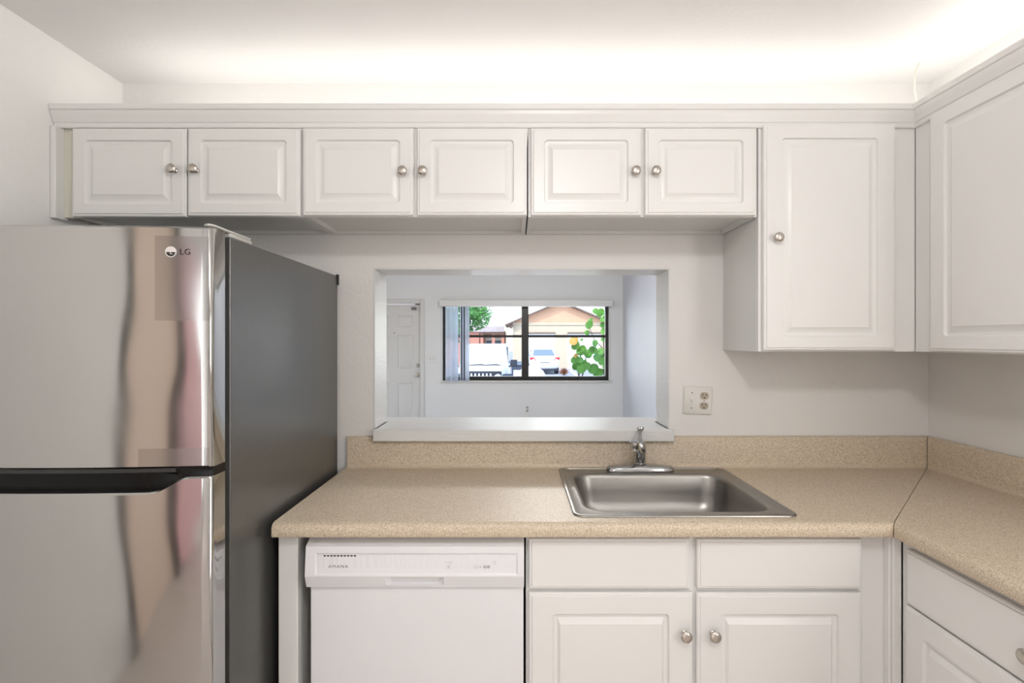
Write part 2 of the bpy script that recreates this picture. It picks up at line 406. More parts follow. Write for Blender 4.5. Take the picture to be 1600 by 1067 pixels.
# living room switch and outlet
sw = thing('light_switch', 'white double light switch on the far wall between door and window', 'switch', (-1.33, FY, 1.115))
B(-1.40, -1.265, FY-.008, FY, 1.045, 1.185).build('plate', M['white_pl'], sw, bevel=.003)
for x in (-1.358, -1.308): B(x-.006, x+.006, FY-.02, FY-.008, 1.10, 1.13).build('toggle', mat('toggle_grey', (.6, .6, .58), .4), sw, bevel=.002)
ol = thing('wall_outlet', 'small white wall outlet low on the far wall under the window', 'outlet', (.18, FY, .31))
B(.135, .23, FY-.008, FY, .245, .375).build('plate', M['white_pl'], ol, bevel=.003)
for z in (.285, .335): MB().lathe([(.02, 0), (.02, .004), (0, .005)], (.182, FY-.008, z), (0, -1, 0), 16).build('socket', mat('socket_grey', (.35, .34, .32), .4), ol)

# window_1 : dark bronze frame, mullion, sash bars, panes, white reveal
w1 = sempty('window_1', (.16, FY+.08, WZ0))
GY0, GY1 = FY+.06, FY+.13
f = MB()
rv = MB(); rv.box(WX0, WX0+.022, FY-.004, 8.6, WZ0, WZ1); rv.box(WX1-.03, WX1, FY-.004, 8.6, WZ0, WZ1); rv.box(WX0, WX1, FY-.004, 8.6, WZ1-.02, WZ1)
rv.build('reveal', M['gloss'], w1, bevel=.002)
B(WX0-.02, WX1+.02, FY-.03, 8.6, WZ0-.012, WZ0+.018).build('sill', M['gloss'], w1, bevel=.004)
f.box(-1.163, -1.118, GY0, GY1, .763, 2.0); f.box(1.432, 1.482, GY0, GY1, .763, 2.0)
f.box(-1.118, 1.432, GY0, GY1, .763, .825); f.box(-1.118, 1.432, GY0, GY1, 1.962, 2.0)
f.build('frame', M['bronze'], w1, bevel=.003)
B(.092, .204, GY0-.012, GY1, .80, 1.98).build('mullion', M['bronze'], w1, bevel=.003)
f = MB(); f.box(-1.118, .092, GY0+.01, GY1-.01, 1.447, 1.488); f.box(.204, 1.432, GY0+.01, GY1-.01, 1.447, 1.488)
f.build('sash_bar', M['bronze'], w1, bevel=.003)
B(-.885, -.80, GY0, GY1-.01, .82, 1.97).build('sash_stile', M['bronze'], w1, bevel=.003)
for (a, b, c, d) in ((-1.118, .092, .825, 1.447), (-1.118, .092, 1.488, 1.962), (.204, 1.432, .825, 1.447), (.204, 1.432, 1.488, 1.962)):
    B(a-.002, b+.002, FY+.1, FY+.104, c-.002, d+.002).build('pane', M['glass'], w1)

vb = thing('vertical_blind', 'white vertical blind with translucent slats drawn to the left of the window', 'blind', (0.17, FY-.06, 1.93))
B(-1.20, 1.525, FY-.10, FY-.005, 1.935, 2.035).build('headrail', M['white_pl'], vb, bevel=.006)
sl = MB()
for x, a in ((-1.105, 84), (-1.075, 60), (-1.035, 72), (-1.005, 66), (-.965, 74), (-.93, 62), (-.875, 84), (-.835, 80), (-.782, 62), (-.750, 70)):
    a = math.radians(a); hw = .043; cx, sx_ = math.cos(a)*hw, math.sin(a)*hw; yy = FY-.052; pts = []
    for k in range(5):
        s_ = (k-2)/2; bow = .005*(1-s_*s_)
        pts.append((x + cx*s_ + bow*math.sin(a), yy + sx_*s_ - bow*math.cos(a)))
    loop = pts + [(p[0]+.0006, p[1]+.0003) for p in reversed(pts)]
    sl.prism(loop, 'z', .752, 1.935)
sl.build('slats', M['slat'], vb, smooth=50)

# ------------------------------------------------------------------ upper cabinets
def upper_cabinet(label, x0, x1, z0, z1, doors, knobs, ins, tilt=0.0, knob_z=None, group=None):
    YF = 1.77
    t = thing('wall_cabinet', label, 'cabinet', ((x0+x1)/2, WY-.002, z0), group)
    c = MB()
    c.box(x0, x0+.015, YF+.018, WY-.002, z0, z1); c.box(x1-.015, x1, YF+.018, WY-.002, z0, z1)
    c.box(x0+.015, x1-.015, YF+.018, WY-.002, z0+.014, z0+.028); c.box(x0+.015, x1-.015, YF+.018, WY-.002, z1-.014, z1)
    c.box(x0+.015, x1-.015, WY-.017, WY-.002, z0+.001, z1-.014)
    c.build('carcass', M['melamine'], t)
    f = MB()
    f.box(x0, x0+.035, YF, YF+.018, z0, z1); f.box(x1-.035, x1, YF, YF+.018, z0, z1)
    f.box(x0+.035, x1-.035, YF, YF+.018, z0, z0+.035); f.box(x0+.035, x1-.035, YF, YF+.018, z1-.04, z1)
    if len(doors) > 1:
        xm = (doors[0][1]+doors[1][0])/2; f.box(xm-.018, xm+.018, YF, YF+.018, z0+.035, z1-.04)
    f.build('face_frame', M['cab'], t)
    for (a, b, za, zb), (kx, kz) in zip(doors, knobs):
        d = panel_door((a, YF-.001, za), b-a, zb-za, 'back', *ins, tilt=tilt).build('door', M['cab'], t, smooth=25)
        knob((kx, YF-.02, kz), 'back', d)
    return t
G = 'wall cabinets above the pass-through'
INS = (.0435, .040, .073, .073)
dz = (1.822, 2.112)
upper_cabinet('white two-door wall cabinet above the fridge, leftmost of the row', -1.48, -.7125, 1.82, 2.135,
    [(-1.473, -1.094, 1.818, 2.111), (-1.089, -.716, 1.820, 2.111)], [(-1.128, 1.970), (-1.058, 1.970)], INS, tilt=-.003, group=G)
upper_cabinet('white two-door wall cabinet beside the one above the fridge, over the left of the opening', -.710, .036, 1.82, 2.135,
    [(-.707, -.340, *dz), (-.328, .038-.001, *dz)], [(-.372, 1.964), (-.306, 1.964)], INS, group=G)
upper_cabinet('white two-door wall cabinet left of the tall door, over the sink', .0415, .806, 1.82, 2.135,
    [(.050, .416, *dz), (.429, .797, *dz)], [(.394, 1.964), (.460, 1.964)], INS, group=G)
# filler pieces at the left wall
B(-1.5195, -1.4805, 1.778, 1.796, 1.82, 2.135).build('filler', M['cream'])
o = bpy.data.objects['filler']; o.name = 'filler_strip'; ORI['filler_strip'] = ORI['filler']
tag(o, 'narrow cream filler strip between left wall and the cabinet above the fridge', 'filler')
tag(B(-1.539, -1.520, 1.745, 1.796, 1.812, 2.118).build('scribe_moulding', M['cab'], bevel=.003), 'thin white vertical moulding against the left wall beside cream filler', 'moulding')

# tall wall cabinet with single door and blind corner
tc = thing('wall_cabinet', 'tall white single-door wall cabinet with one knob, right of the pass-through', 'cabinet', (1.08, WY-.002, 1.37))
c = MB(); c.box(.812, .828, 1.788, WY-.002, 1.37, 2.135); c.box(1.598, 1.612, 1.788, WY-.002, 1.37, 2.135)
c.box(.828, 1.598, 1.788, WY-.002, 1.384, 1.398); c.box(.828, 1.598, 1.788, WY-.002, 2.121, 2.135); c.box(.828, 1.598, WY-.017, WY-.002, 1.371, 2.121)
c.build('carcass', M['melamine'], tc)
f = MB(); f.box(.812, .85, 1.77, 1.788, 1.37, 2.135); f.box(1.235, 1.336, 1.77, 1.788, 1.37, 2.135); f.box(.85, 1.235, 1.77, 1.788, 1.37, 1.41); f.box(.85, 1.235, 1.77, 1.788, 2.09, 2.135)
f.build('face_frame', M['cab'], tc)
d = panel_door((.822, 1.769, 1.374), .438, .750, 'back', .060, .046, .091, .077).build('door', M['cab'], tc, smooth=25)
knob((.862, 1.75, 1.746), 'back', d)
# right run wall cabinet
rc = thing('wall_cabinet', 'white wall cabinet on the right wall, door facing the fridge', 'cabinet', (RX-.002, 1.46, 1.37))
c = MB(); c.box(1.355, RX-.002, 1.75, 1.768, 1.37, 2.135); c.box(1.355, RX-.002, 1.15, 1.168, 1.37, 2.135); c.box(1.355, RX-.002, 1.168, 1.75, 1.384, 1.398)
c.box(1.355, RX-.002, 1.168, 1.75, 2.121, 2.135); c.box(RX-.017, RX-.002, 1.168, 1.75, 1.371, 2.121)
c.build('carcass', M['melamine'], rc)
f = MB(); f.box(1.337, 1.355, 1.66, 1.768, 1.37, 2.135); f.box(1.337, 1.355, 1.15, 1.19, 1.37, 2.135); f.box(1.337, 1.355, 1.19, 1.66, 1.37, 1.41); f.box(1.337, 1.355, 1.19, 1.66, 2.09, 2.135)
f.build('face_frame', M['cab'], rc)
panel_door((1.336, 1.688, 1.373), .50, .752, 'right', .060, .046, .091, .077).build('door', M['cab'], rc, smooth=25)

# crown moulding: profile swept along the back run, mitred into the right run
prof = [(0, 2.116), (.004, 2.116), (.007, 2.120), (.007, 2.131), (.011, 2.134), (.014, 2.142), (.019, 2.152), (.022, 2.163), (.022, 2.168), (.027, 2.171), (.027, 2.188), (.010, 2.188), (0, 2.150)]
rs = []
rs.append([(-1.538, 1.768-p, z) for p, z in prof])
rs.append([(1.336-p, 1.768-p, z) for p, z in prof])
rs.append([(1.336-p, 1.15, z) for p, z in prof])
tag(MB().rings(rs).build('crown_moulding', M['cab'], smooth=30), 'white crown moulding running along the tops of all wall cabinets', 'moulding')

# ------------------------------------------------------------------ base units
TK = .10
ep = B(-.657, -.603, 1.462, WY-.002, 0, .873).build('end_panel', M['cab'], bevel=.002)
tag(ep, 'white end panel under the worktop between fridge and dishwasher', 'panel')

dw = thing('dishwasher', 'white built-in dishwasher with control panel under the worktop', 'dishwasher', (-.275, 1.75, 0))
B(-.568, .022, 1.492, 2.04, .09, .838).build('tub_housing', mat('housing_grey', (.35, .35, .35), .5), dw)
dd = B(-.566, .021, 1.455, 1.49, .115, .742).build('door', M['appl'], dw, bevel=.004)
B(-.55, .01, 1.515, 1.55, .0, .11).build('kick_plate', M['appl'], dw)
pp = MB()
def yf(z):   # front face of the control panel
    return 1.432 + (z-.768)*.10 if z >= .768 else 1.432 + (.768-z)*.35
profp = [(1.49, .728), (yf(.734)+.006, .729), (yf(.736), .736), (yf(.768), .768), (yf(.846), .846), (yf(.846)+.005, .850), (1.475, .862), (1.49, .862)]
xe = [(-.572, .004), (-.568, 0), (.018, 0), (.0225, .004)]
# front broken into strips so that the inset tray and the handle scoop are real recesses
IX0, IX1, IZ0, IZ1 = -.545, .005, .771, .829
HX0, HX1, HZ0, HZ1 = -.356, -.196, .741, .766
pp.add([], [])
def quadgrid(m, xs_, zs_, skip):
    for i in range(len(xs_)-1):
        for j in range(len(zs_)-1):
            if (i, j) in skip: continue
            m.add([(xs_[i], yf(zs_[j]), zs_[j]), (xs_[i+1], yf(zs_[j]), zs_[j]), (xs_[i+1], yf(zs_[j+1]), zs_[j+1]), (xs_[i], yf(zs_[j+1]), zs_[j+1])], [(0, 1, 2, 3)])
X0, X1 = -.572, .0225
quadgrid(pp, [X0, HX0, HX1, X1], [.734, HZ0, HZ1, .768], {(1, 1)})
quadgrid(pp, [X0, IX0, IX1, X1], [.768, IZ0, IZ1, .846], {(1, 1)})
def scoop(m, x0, x1, z0, z1, depth, q, qz=None):
    qz = q if qz is None else qz
    o = [(x0, yf(z0), z0), (x1, yf(z0), z0), (x1, yf(z1), z1), (x0, yf(z1), z1)]
    i = [(x0+q, yf(z0+qz)+depth, z0+qz), (x1-q, yf(z0+qz)+depth, z0+qz), (x1-q, yf(z1-qz)+depth, z1-qz), (x0+q, yf(z1-qz)+depth, z1-qz)]
    m.rings([o, i], cap0=False)
scoop(pp, IX0, IX1, IZ0, IZ1, .003, .004)
scoop(pp, HX0, HX1, HZ0, HZ1, .012, .014, .003)
yb = 1.49
a = yf(.734); b_ = yf(.846)
pp.add([(X0, a, .734), (X1, a, .734), (X1, yb, .730), (X0, yb, .730)], [(0, 3, 2, 1)])
pp.add([(X0, b_, .846), (X1, b_, .846), (X1, 1.470, .860), (X0, 1.470, .860), (X1, yb, .860), (X0, yb, .860)], [(0, 1, 2, 3), (3, 2, 4, 5)])
for X in (X0, X1):
    pp.add([(X, a, .734), (X, yf(.768), .768), (X, b_, .846), (X, 1.470, .860), (X, yb, .860), (X, yb, .730)], [(0, 1, 2, 3, 4, 5)])
cp = pp.build('control_panel', M['appl'], dw, smooth=20, recalc=True)
yi = lambda z: yf(z)+.003
B(-.541, .001, yi(.80)-.0011, yi(.80)+.006, .776, .825).build('fascia_strip', M['appl_panel'], cp)
YS = yi(.80)-.0011
for i in range(10):
    x = -.5225 + i*.0091
    B(x, x+.0062, YS-.0006, YS+.001, .8205, .8240).build('vent_slot', M['dark'], cp)

def text_mesh(name, body, size, xs, m, mtx, parent, extrude=.0004, spacing=1.0, offset=0.0):
    cu = bpy.data.curves.new(name, 'FONT'); cu.body = body; cu.size = size; cu.extrude = extrude; cu.space_character = spacing; cu.offset = offset
    cu.align_x = 'CENTER'; cu.align_y = 'CENTER'
    to = bpy.data.objects.new(name+'_curve', cu); COL.objects.link(to)
    dg = bpy.context.evaluated_depsgraph_get()
    me = bpy.data.meshes.new_from_object(to.evaluated_get(dg))
    mb = MB(); mb.xf = mtx @ Matrix.Diagonal((xs, 1, 1, 1))
    mb.add([v.co.copy() for v in me.vertices], [list(p.vertices) for p in me.polygons])
    bpy.data.objects.remove(to); bpy.data.meshes.remove(me); bpy.data.curves.remove(cu)
    return mb.build(name, m, parent, smooth=0)
def facing(x, y, z, rz=0.0):
    return Matrix.Translation((x, y, z)) @ Matrix.Rotation(rz, 4, 'Z') @ Matrix.Rotation(math.pi/2, 4, 'X')
text_mesh('lettering', 'AMANA', .0108, 1.25, M['grey_ink'], facing(-.483, YS-.0004, .793), cp, spacing=1.22)
# printed cycle symbols
def ring_icon(x, z, r):
    m = MB(); n = 20
    ou = [(x+r*math.cos(t), YS-.0004, z+r*math.sin(t)) for t in [2*math.pi*i/n for i in range(n)]]
    inn = [(x+(r-.0009)*math.cos(t), YS-.0004, z+(r-.0009)*math.sin(t)) for t in [2*math.pi*i/n for i in range(n)]]
    ou2 = [(p[0], YS+.0006, p[2]) for p in ou]; in2 = [(p[0], YS+.0006, p[2]) for p in inn]
    return m.rings([ou, inn, in2, ou2], close=True)
def sq_icon(x, z, hw, hh, th=.0006):
    m = MB()
    for (a, b, c, d) in ((x-hw, x+hw, z+hh-th, z+hh), (x-hw, x+hw, z-hh, z-hh+th), (x-hw, x-hw+th, z-hh, z+hh), (x+hw-th, x+hw, z-hh, z+hh)):
        m.box(a, b, YS-.0004, YS+.0006, c, d)
    return m
lightink = mat('pale_print', (.50, .50, .51), .5)
m = ring_icon(-.0845, .792, .0046); m.box(-.0868, -.0822, YS-.0004, YS+.0006, .7905, .7922); m.box(-.0855, -.0835, YS-.0004, YS+.0006, .7922, .7935); m.build('cycle_button', M['grey_ink'], cp)
m = ring_icon(-.0745, .792, .0046); m.box(-.0772, -.0718, YS-.0004, YS+.0006, .7918, .7935); m.box(-.0758, -.0732, YS-.0004, YS+.0006, .7900, .7918); m.build('cycle_button', M['grey_ink'], cp)
m = sq_icon(-.1085, .792, .0050, .0042); m.box(-.111, -.106, YS-.0004, YS+.0006, .7893, .7905); m.build('cycle_button', lightink, cp)
m = MB(); m.box(-.100, -.093, YS-.0004, YS+.0006, .7925, .7935); m.box(-.0985, -.0945, YS-.0004, YS+.0006, .789, .7918); m.build('cycle_button', lightink, cp)
m = sq_icon(-.183, .792, .0062, .0045); m.box(-.185, -.181, YS-.0004, YS+.0006, .790, .794); m.build('cycle_button', lightink, cp)
for (x0, x1, z) in ((-.192, -.180, .8045), (-.179, -.170, .8045), (-.0625, -.054, .8060), (-.060, -.053, .8015), (-.182, -.178, .8005)):
    B(x0, x1, YS-.0004, YS+.0006, z-.0006, z+.0006).build('caption_line', lightink, cp)

# sink base cabinet
sb = thing('base_cabinet', 'white sink base cabinet with two doors and two blank drawer fronts', 'cabinet', (.54, 1.75, 0))
c = MB(); c.box(.030, .046, 1.502, WY-.02, TK, .872); c.box(1.028, 1.044, 1.502, WY-.02, TK, .872); c.box(.046, 1.028, 1.502, WY-.02, TK, TK+.016); c.box(.046, 1.028, WY-.036, WY-.02, TK+.016, .872)
c.box(.030, 1.044, 1.56, 1.576, 0, TK)
c.build('carcass', M['melamine'], sb)
f = MB(); YB = 1.482
f.box(.028, .066, YB, YB+.02, TK, .873); f.box(.955, 1.046, YB, YB+.02, TK, .873); f.box(.475, .515, YB, YB+.02, TK, .873)
for (z0, z1) in ((.845, .873), (.695, .735), (TK, .14)):
    f.box(.066, .475, YB, YB+.02, z0, z1); f.box(.515, .955, YB, YB+.02, z0, z1)
f.build('face_frame', M['cab'], sb)
slab_front((.036, YB-.0005, .719), .446, .139, 'back').build('false_drawer_front', M['cab'], sb, smooth=20)
slab_front((.503, YB-.0005, .719), .457, .138, 'back').build('false_drawer_front', M['cab'], sb, smooth=20)
BI = (.066, .057, .087, .086)
d = panel_door((.036, YB-.0005, .125), .455, .583, 'back', *BI).build('door', M['cab'], sb, smooth=25); knob((.466, YB-.0195, .598), 'back', d)
d = panel_door((.502, YB-.0005, .125), .458, .582, 'back', *BI).build('door', M['cab'], sb, smooth=25); knob((.545, YB-.0195, .598), 'back', d)
st = MB(); st.box(1.030, 1.0365, 1.460, 1.481, TK, .873); st.box(1.0365, 1.0600, 1.452, 1.481, TK, .873)
st.build('corner_post', M['cab'], sb, bevel=.002)
# base cabinet on the right wall
rb = thing('base_cabinet', 'white base cabinet on the right wall with a knobbed drawer over doors', 'cabinet', (1.3, 1.0, 0))
c = MB(); c.box(1.082, RX-.02, 1.435, 1.450, TK, .872); c.box(1.082, RX-.02, .68, .696, TK, .872); c.box(1.082, RX-.02, .696, 1.435, TK, TK+.016); c.box(RX-.036, RX-.02, .696, 1.435, TK+.016, .872); c.box(1.14, 1.156, .68, 1.45, 0, TK)
c.build('carcass', M['melamine'], rb)
f = MB(); f.box(1.062, 1.082, 1.39, 1.450, TK, .873); f.box(1.062, 1.082, .68, .72, TK, .873)
for (z0, z1) in ((.842, .873), (.69, .735), (TK, .14)): f.box(1.062, 1.082, .72, 1.39, z0, z1)
f.box(1.062, 1.082, 1.045, 1.085, .14, .69)
f.build('face_frame', M['cab'], rb)
dr = slab_front((1.0615, 1.416, .705), .70, .146, 'right').build('drawer_front', M['cab'], rb, smooth=20)
knob((1.0425, 1.062, .772), 'right', dr)
panel_door((1.0615, 1.421, .125), .347, .574, 'right', *BI).build('door', M['cab'], rb, smooth=25)
panel_door((1.0615, 1.062, .125), .346, .574, 'right', *BI).build('door', M['cab'], rb, smooth=25)

# ------------------------------------------------------------------ worktops with rolled edge and coved splash
def mit(y): return 1.018 + (y-1.425)*(.596/.645)
TOP = .914; FYc = 1.425
edge = [(FYc+.012, .874), (FYc+.003, .8755), (FYc, .880), (FYc, .897), (FYc+.002, .904), (FYc+.006, .9095), (FYc+.012, .913), (FYc+.02, TOP)]
cove = [(2.038, TOP), (2.045, .916), (2.0485, .921), (2.05, .930), (2.05, 1.022), (2.053, 1.030), (2.058, 1.034), (2.068, 1.034), (2.068, .874)]
SX0, SX1, SY0, SY1 = .195, .76, 1.51, 1.955        # cut-out for the bowl
wt = MB()
def sweep(m, prof, x0, x1, x1f=None):
    m.rings([[(x0, y, z) for y, z in prof], [((x1f(y)-.0013 if x1f else x1), y, z) for y, z in prof]])
sweep(wt, edge + cove[:0] + [(2.068, TOP), (2.068, .874)], -.659, SX0)
sweep(wt, edge + [(SY0, TOP), (SY0, .874)], SX0, SX1)
sweep(wt, [(SY1, .874), (SY1, TOP), (2.068, TOP), (2.068, .874)], SX0, SX1)
sweep(wt, edge + [(2.068, TOP), (2.068, .874)], SX1, None, mit)
wtop = wt.build('worktop', M['counter'], smooth=40)
tag(wtop, 'long speckled beige laminate worktop with the sink, along the back wall', 'worktop')
sp = MB(); spl = [(2.034, TOP), (2.043, .9165), (2.048, .922), (2.05, .932), (2.05, 1.022), (2.053, 1.030), (2.058, 1.034), (2.068, 1.034), (2.068, TOP)]
sp.rings([[(-.654, y, z) for y, z in spl], [(mit(y)-.0013, y, z) for y, z in spl]])
sp.build('backsplash', M['counter'], wtop, smooth=40)
rt = MB()
K = .645/.596
def toX(y): return 1.018 + (y-1.425)/K          # map the same profile onto the right run
re = [(toX(y), z) for y, z in edge] + [(RX-.002, TOP), (RX-.002, .874)]
inv = lambda x: 1.425 + (x-1.018)*K
rt.rings([[(x, .62, z) for x, z in re], [(x, inv(x)-.0014, z) for x, z in re]])
rtop = rt.build('worktop', M['counter'], smooth=40)
tag(rtop, 'shorter speckled beige worktop along the right wall, right of the mitre seam', 'worktop')
sp = MB(); rs_ = [(toX(y), z) for y, z in spl]
sp.rings([[(x, .62, z) for x, z in rs_], [(x, inv(x)-.0014, z) for x, z in rs_]])
sp.build('backsplash', M['counter'], rtop, smooth=40)

# ------------------------------------------------------------------ sink
sk = thing('sink', 'stainless steel single-bowl sink set into the back worktop', 'sink', (.478, 1.75, .914))
m = MB()
RZ = .914
def rr(x0, x1, y0, y1, r, z, k=8): return [(x, y, z) for x, y in rrect(x0, x1, y0, y1, r, k)]
ox0, ox1, oy0, oy1 = .162, .795, 1.474, 2.031
bx0, bx1, by0, by1 = .208, .747, 1.522, 1.944
R = []
R.append(rr(ox0, ox1, oy0, oy1, .030, RZ+.0008))
R.append(rr(ox0+.001, ox1-.001, oy0+.001, oy1-.001, .030, RZ+.004))
R.append(rr(ox0+.005, ox1-.005, oy0+.005, oy1-.005, .027, RZ+.0055))
R.append(rr(ox0+.011, ox1-.011, oy0+.011, oy1-.011, .024, RZ+.0045))
R.append(rr(ox0+.014, ox1-.014, oy0+.014, oy1-.012, .024, RZ+.0022))
R.append(rr(bx0-.012, bx1+.012, by0-.012, by1+.012, .075, RZ+.0022))
R.append(rr(bx0-.005, bx1+.005, by0-.005, by1+.005, .070, RZ+.0012))
R.append(rr(bx0, bx1, by0, by1, .066, RZ-.004))
R.append(rr(bx0+.003, bx1-.003, by0+.003, by1-.003, .066, RZ-.014))
R.append(rr(bx0+.008, bx1-.008, by0+.008, by1-.008, .068, RZ-.062))
for i in range(1, 9):
    t = i/8*math.pi/2; q = .082
    R.append(rr(bx0+.010+q*(1-math.cos(t)), bx1-.010-q*(1-math.cos(t)), by0+.010+q*(1-math.cos(t)), by1-.010-q*(1-math.cos(t)), .068-.02*(1-math.cos(t)), RZ-.078-q*math.sin(t)))
R.append(rr(.46, .50, 1.715, 1.755, .0195, RZ-.165))
m.rings(R, cap0=False)
sko = m.build('bowl', M['sink'], sk, smooth=50, recalc=False)
MB().lathe([(.045, 0), (.045, .003), (.036, .004), (.030, .001), (0, .001)], (.48, 1.735, RZ-.1655), (0, 0, 1), 24).build('drain', M['chrome'], sk)

# faucet
fc = thing('faucet', 'chrome single-lever kitchen faucet standing behind the sink bowl', 'faucet', (.467, 1.988, .9165))
m = MB()
n = 28
def oval(ax, ay, z):
    p = []
    for i in range(n):
        t = 2*math.pi*i/n; c_, s_ = math.cos(t), math.sin(t)
        p.append((.467+ax*math.copysign(abs(c_)**.55, c_), 1.988+ay*math.copysign(abs(s_)**.75, s_), z))
    return p
m.rings([oval(.124, .029, .9163), oval(.127, .031, .918), oval(.127, .031, .929), oval(.121, .027, .935), oval(.07, .023, .940), oval(.03, .019, .942)])
m.build('base_plate', M['chrome'], fc, smooth=40)
MB().lathe([(.0235, 0), (.0235, .012), (.0205, .016), (.0205, .052), (.0225, .055), (.0225, .078), (.021, .085), (.014, .095), (.008, .098), (0, .099)], (.467, 1.988, .934), (0, 0, 1), 28).build('body', M['chrome'], fc)
sp_ = MB().tube([(.464, 1.98, .985), (.452, 1.945, 1.000), (.436, 1.90, 1.024), (.421, 1.855, 1.040), (.412, 1.832, 1.045)], [.013, .0125, .0115, .011, .011], 16).build('spout', M['chrome'], fc)
MB().lathe([(.012, .0), (.0155, .003), (.0155, .018), (.0145, .021), (.0145, .032), (.011, .033), (.0, .032)], (.409, 1.824, 1.060), (0, 0, -1), 20).build('aerator', M['chrome'], sp_)
lv = MB().tube([(.467, 1.988, 1.028), (.468, 1.996, 1.045), (.472, 2.008, 1.058), (.475, 2.015, 1.066)], [.0085, .006, .0055, .006], 12)
lv.rings([[(.475+a*c_, 2.013+b*s_*.6, z) for c_, s_ in [(math.cos(2*math.pi*i/16), math.sin(2*math.pi*i/16)) for i in range(16)]] for a, b, z in ((.006, .006, 1.062), (.0125, .012, 1.067), (.0145, .013, 1.073), (.012, .011, 1.077), (.004, .004, 1.078))])
lv.build('lever', M['chrome'], fc, smooth=50)

# ------------------------------------------------------------------ outlet plate by the pass-through
so = thing('switch_outlet_plate', 'white double plate with toggle switch and tan outlet on the kitchen wall', 'outlet', (.711, WY, 1.17))
T = Matrix.Translation((.711, WY, 1.172)) @ Matrix.Rotation(math.radians(2.2), 4, 'Y')
m = MB(); m.xf = T
m.rings([[(x, d, z) for x, z in rrect(-.0565+i, .0565-i, -.0555+i, .0555-i, .004)] for d, i in ((-.0003, 0), (-.003, 0), (-.006, .004))])
pl = m.build('plate', M['plate'], so, smooth=30)
m = MB(); m.xf = T; m.box(-.0285, -.0195, -.0075, -.005, -.012, .012); m.build('toggle_slot', M['white_pl'], pl)
m = MB(); m.xf = T; m.rings([[(-.028, -.006, -.003), (-.020, -.006, -.003), (-.020, -.006, .007), (-.028, -.006, .007)], [(-.027, -.017, -.009), (-.021, -.017, -.009), (-.021, -.017, -.003), (-.027, -.017, -.003)]]); m.build('toggle', M['white_pl'], pl)
for z in (-.030, .030):
    m = MB(); m.xf = T; m.lathe([(.0028, 0), (.0028, .0012), (0, .0016)], (-.024, -.006, z), (0, -1, 0), 12); m.build('screw', M['grey_ink'], pl)
m = MB(); m.xf = T; m.lathe([(.0024, 0), (.0024, .0012), (0, .0016)], (.024, -.006, 0), (0, -1, 0), 12); m.build('screw', M['grey_ink'], pl)
for z in (-.0195, .0195):
    m = MB(); m.xf = T
    pts = []
    for i in range(24):
        t = 2*math.pi*i/24; pts.append((.024+.017*math.cos(t), max(-.0138, min(.0138, .017*math.sin(t)))+z))
    m.rings([[(x, d, zz) for x, zz in pts] for d in (-.005, -.0078)])
    s_ = m.build('socket', M['socket'], pl)
    m = MB(); m.xf = T
    m.box(.016, .0185, -.0083, -.007, z-.001, z+.008); m.box(.029, .0315, -.0083, -.007, z, z+.007)
    m.lathe([(.003, 0), (.003, .0005), (0, .0006)], (.024, -.0078, z-.0075), (0, -1, 0), 10)
    m.build('slots', M['dark'], s_)

# ------------------------------------------------------------------ fridge
fr = thing('refrigerator', 'stainless steel top-freezer refrigerator with charcoal sides at the left', 'refrigerator', (-1.061, 1.6, 0))
FX0, FX1, FC = -1.441, -.681, -1.061
m = MB(); m.box(FX0, FX1, 1.262, 2.02, .03, 1.654)
case = m.build('case', M['charcoal'], fr, bevel=.003)
m = MB(); m.box(FX1-.004, FX1+.004, 2.012, 2.024, 1.618, 1.658); m.build('back_corner_cap', M['gasket'], fr)
B(FX0+.012, FX1-.012, 1.238, 1.262, .06, 1.652).build('gasket', M['gasket'], fr)
def dfront(x): return 1.160 + (x-FC)**2/(2*3.0)
def doormesh(zt, zb):
    m = MB(); nx = 60
    X = [FX0, FX0+.0015, FX0+.005] + [FX0+.010+(FX1-FX0-.020)*i/nx for i in range(nx+1)] + [FX1-.005, FX1-.0015, FX1]
    e = .014
    def yfr(x):
        d = min(x-FX0, FX1-x)
        if d >= .010: return dfront(x)
        return dfront(x) + .010 - math.sqrt(max(0, .010**2-(.010-d)**2))
    vs = []; fs = []
    for x in X:
        y = yfr(x); zt_, zb_ = zt(x), zb(x)
        vs += [(x, y+.004, zt_), (x, y, zt_-.004), (x, y, zb_+.004), (x, y+.004, zb_), (x, 1.238, zb_), (x, 1.238, zt_)]
    k = 6
    for i in range(len(X)-1):
        for j in range(k):
            fs.append((i*k+j, (i+1)*k+j, (i+1)*k+(j+1) % k, i*k+(j+1) % k))
    fs.append(tuple(range(k))); fs.append(tuple(reversed([(len(X)-1)*k+j for j in range(k)])))
    return m.add(vs, fs)
ud = doormesh(lambda x: 1.662, lambda x: 1.124).build('freezer_door', M['steel'], fr, smooth=40)
def ztl(x):
    d = min(x-FX0, FX1-x)
    t = min(1, max(0, (d-.048)/.085)); t = t*t*(3-2*t)
    return 1.103 - .033*t
ld = doormesh(ztl, lambda x: .08).build('fridge_door', M['steel'], fr, smooth=40)
# black handle recess between the doors
m = MB(); N = 40
rs = []
for i in range(N+1):
    x = FX0+.008+(FX1-FX0-.009)*i/N
    y = dfront(x)+.004; z0 = ztl(x)
    q = max(.002, min(1.0, (1.103-z0)/.033)*.030)
    rs.append([(x, y+.002, 1.1238), (x, y+.004, 1.112), (x, y+q, 1.106), (x, y+q, z0+.0005), (x, 1.2378, z0+.0005), (x, 1.2378, 1.1238)])
hs = m.rings(rs).build('handle_recess', M['black'], fr, smooth=40)
m = MB(); rs = []
for i in range(N+1):
    x = -1.36+.60*i/N; y = dfront(x)+.006
    rs.append([(x, y, 1.1225), (x, y+.012, 1.1225), (x, y+.012, 1.114), (x, y, 1.114)])
m.rings(rs).build('handle_lip', mat('black_satin', (.02, .02, .02), .3), hs)
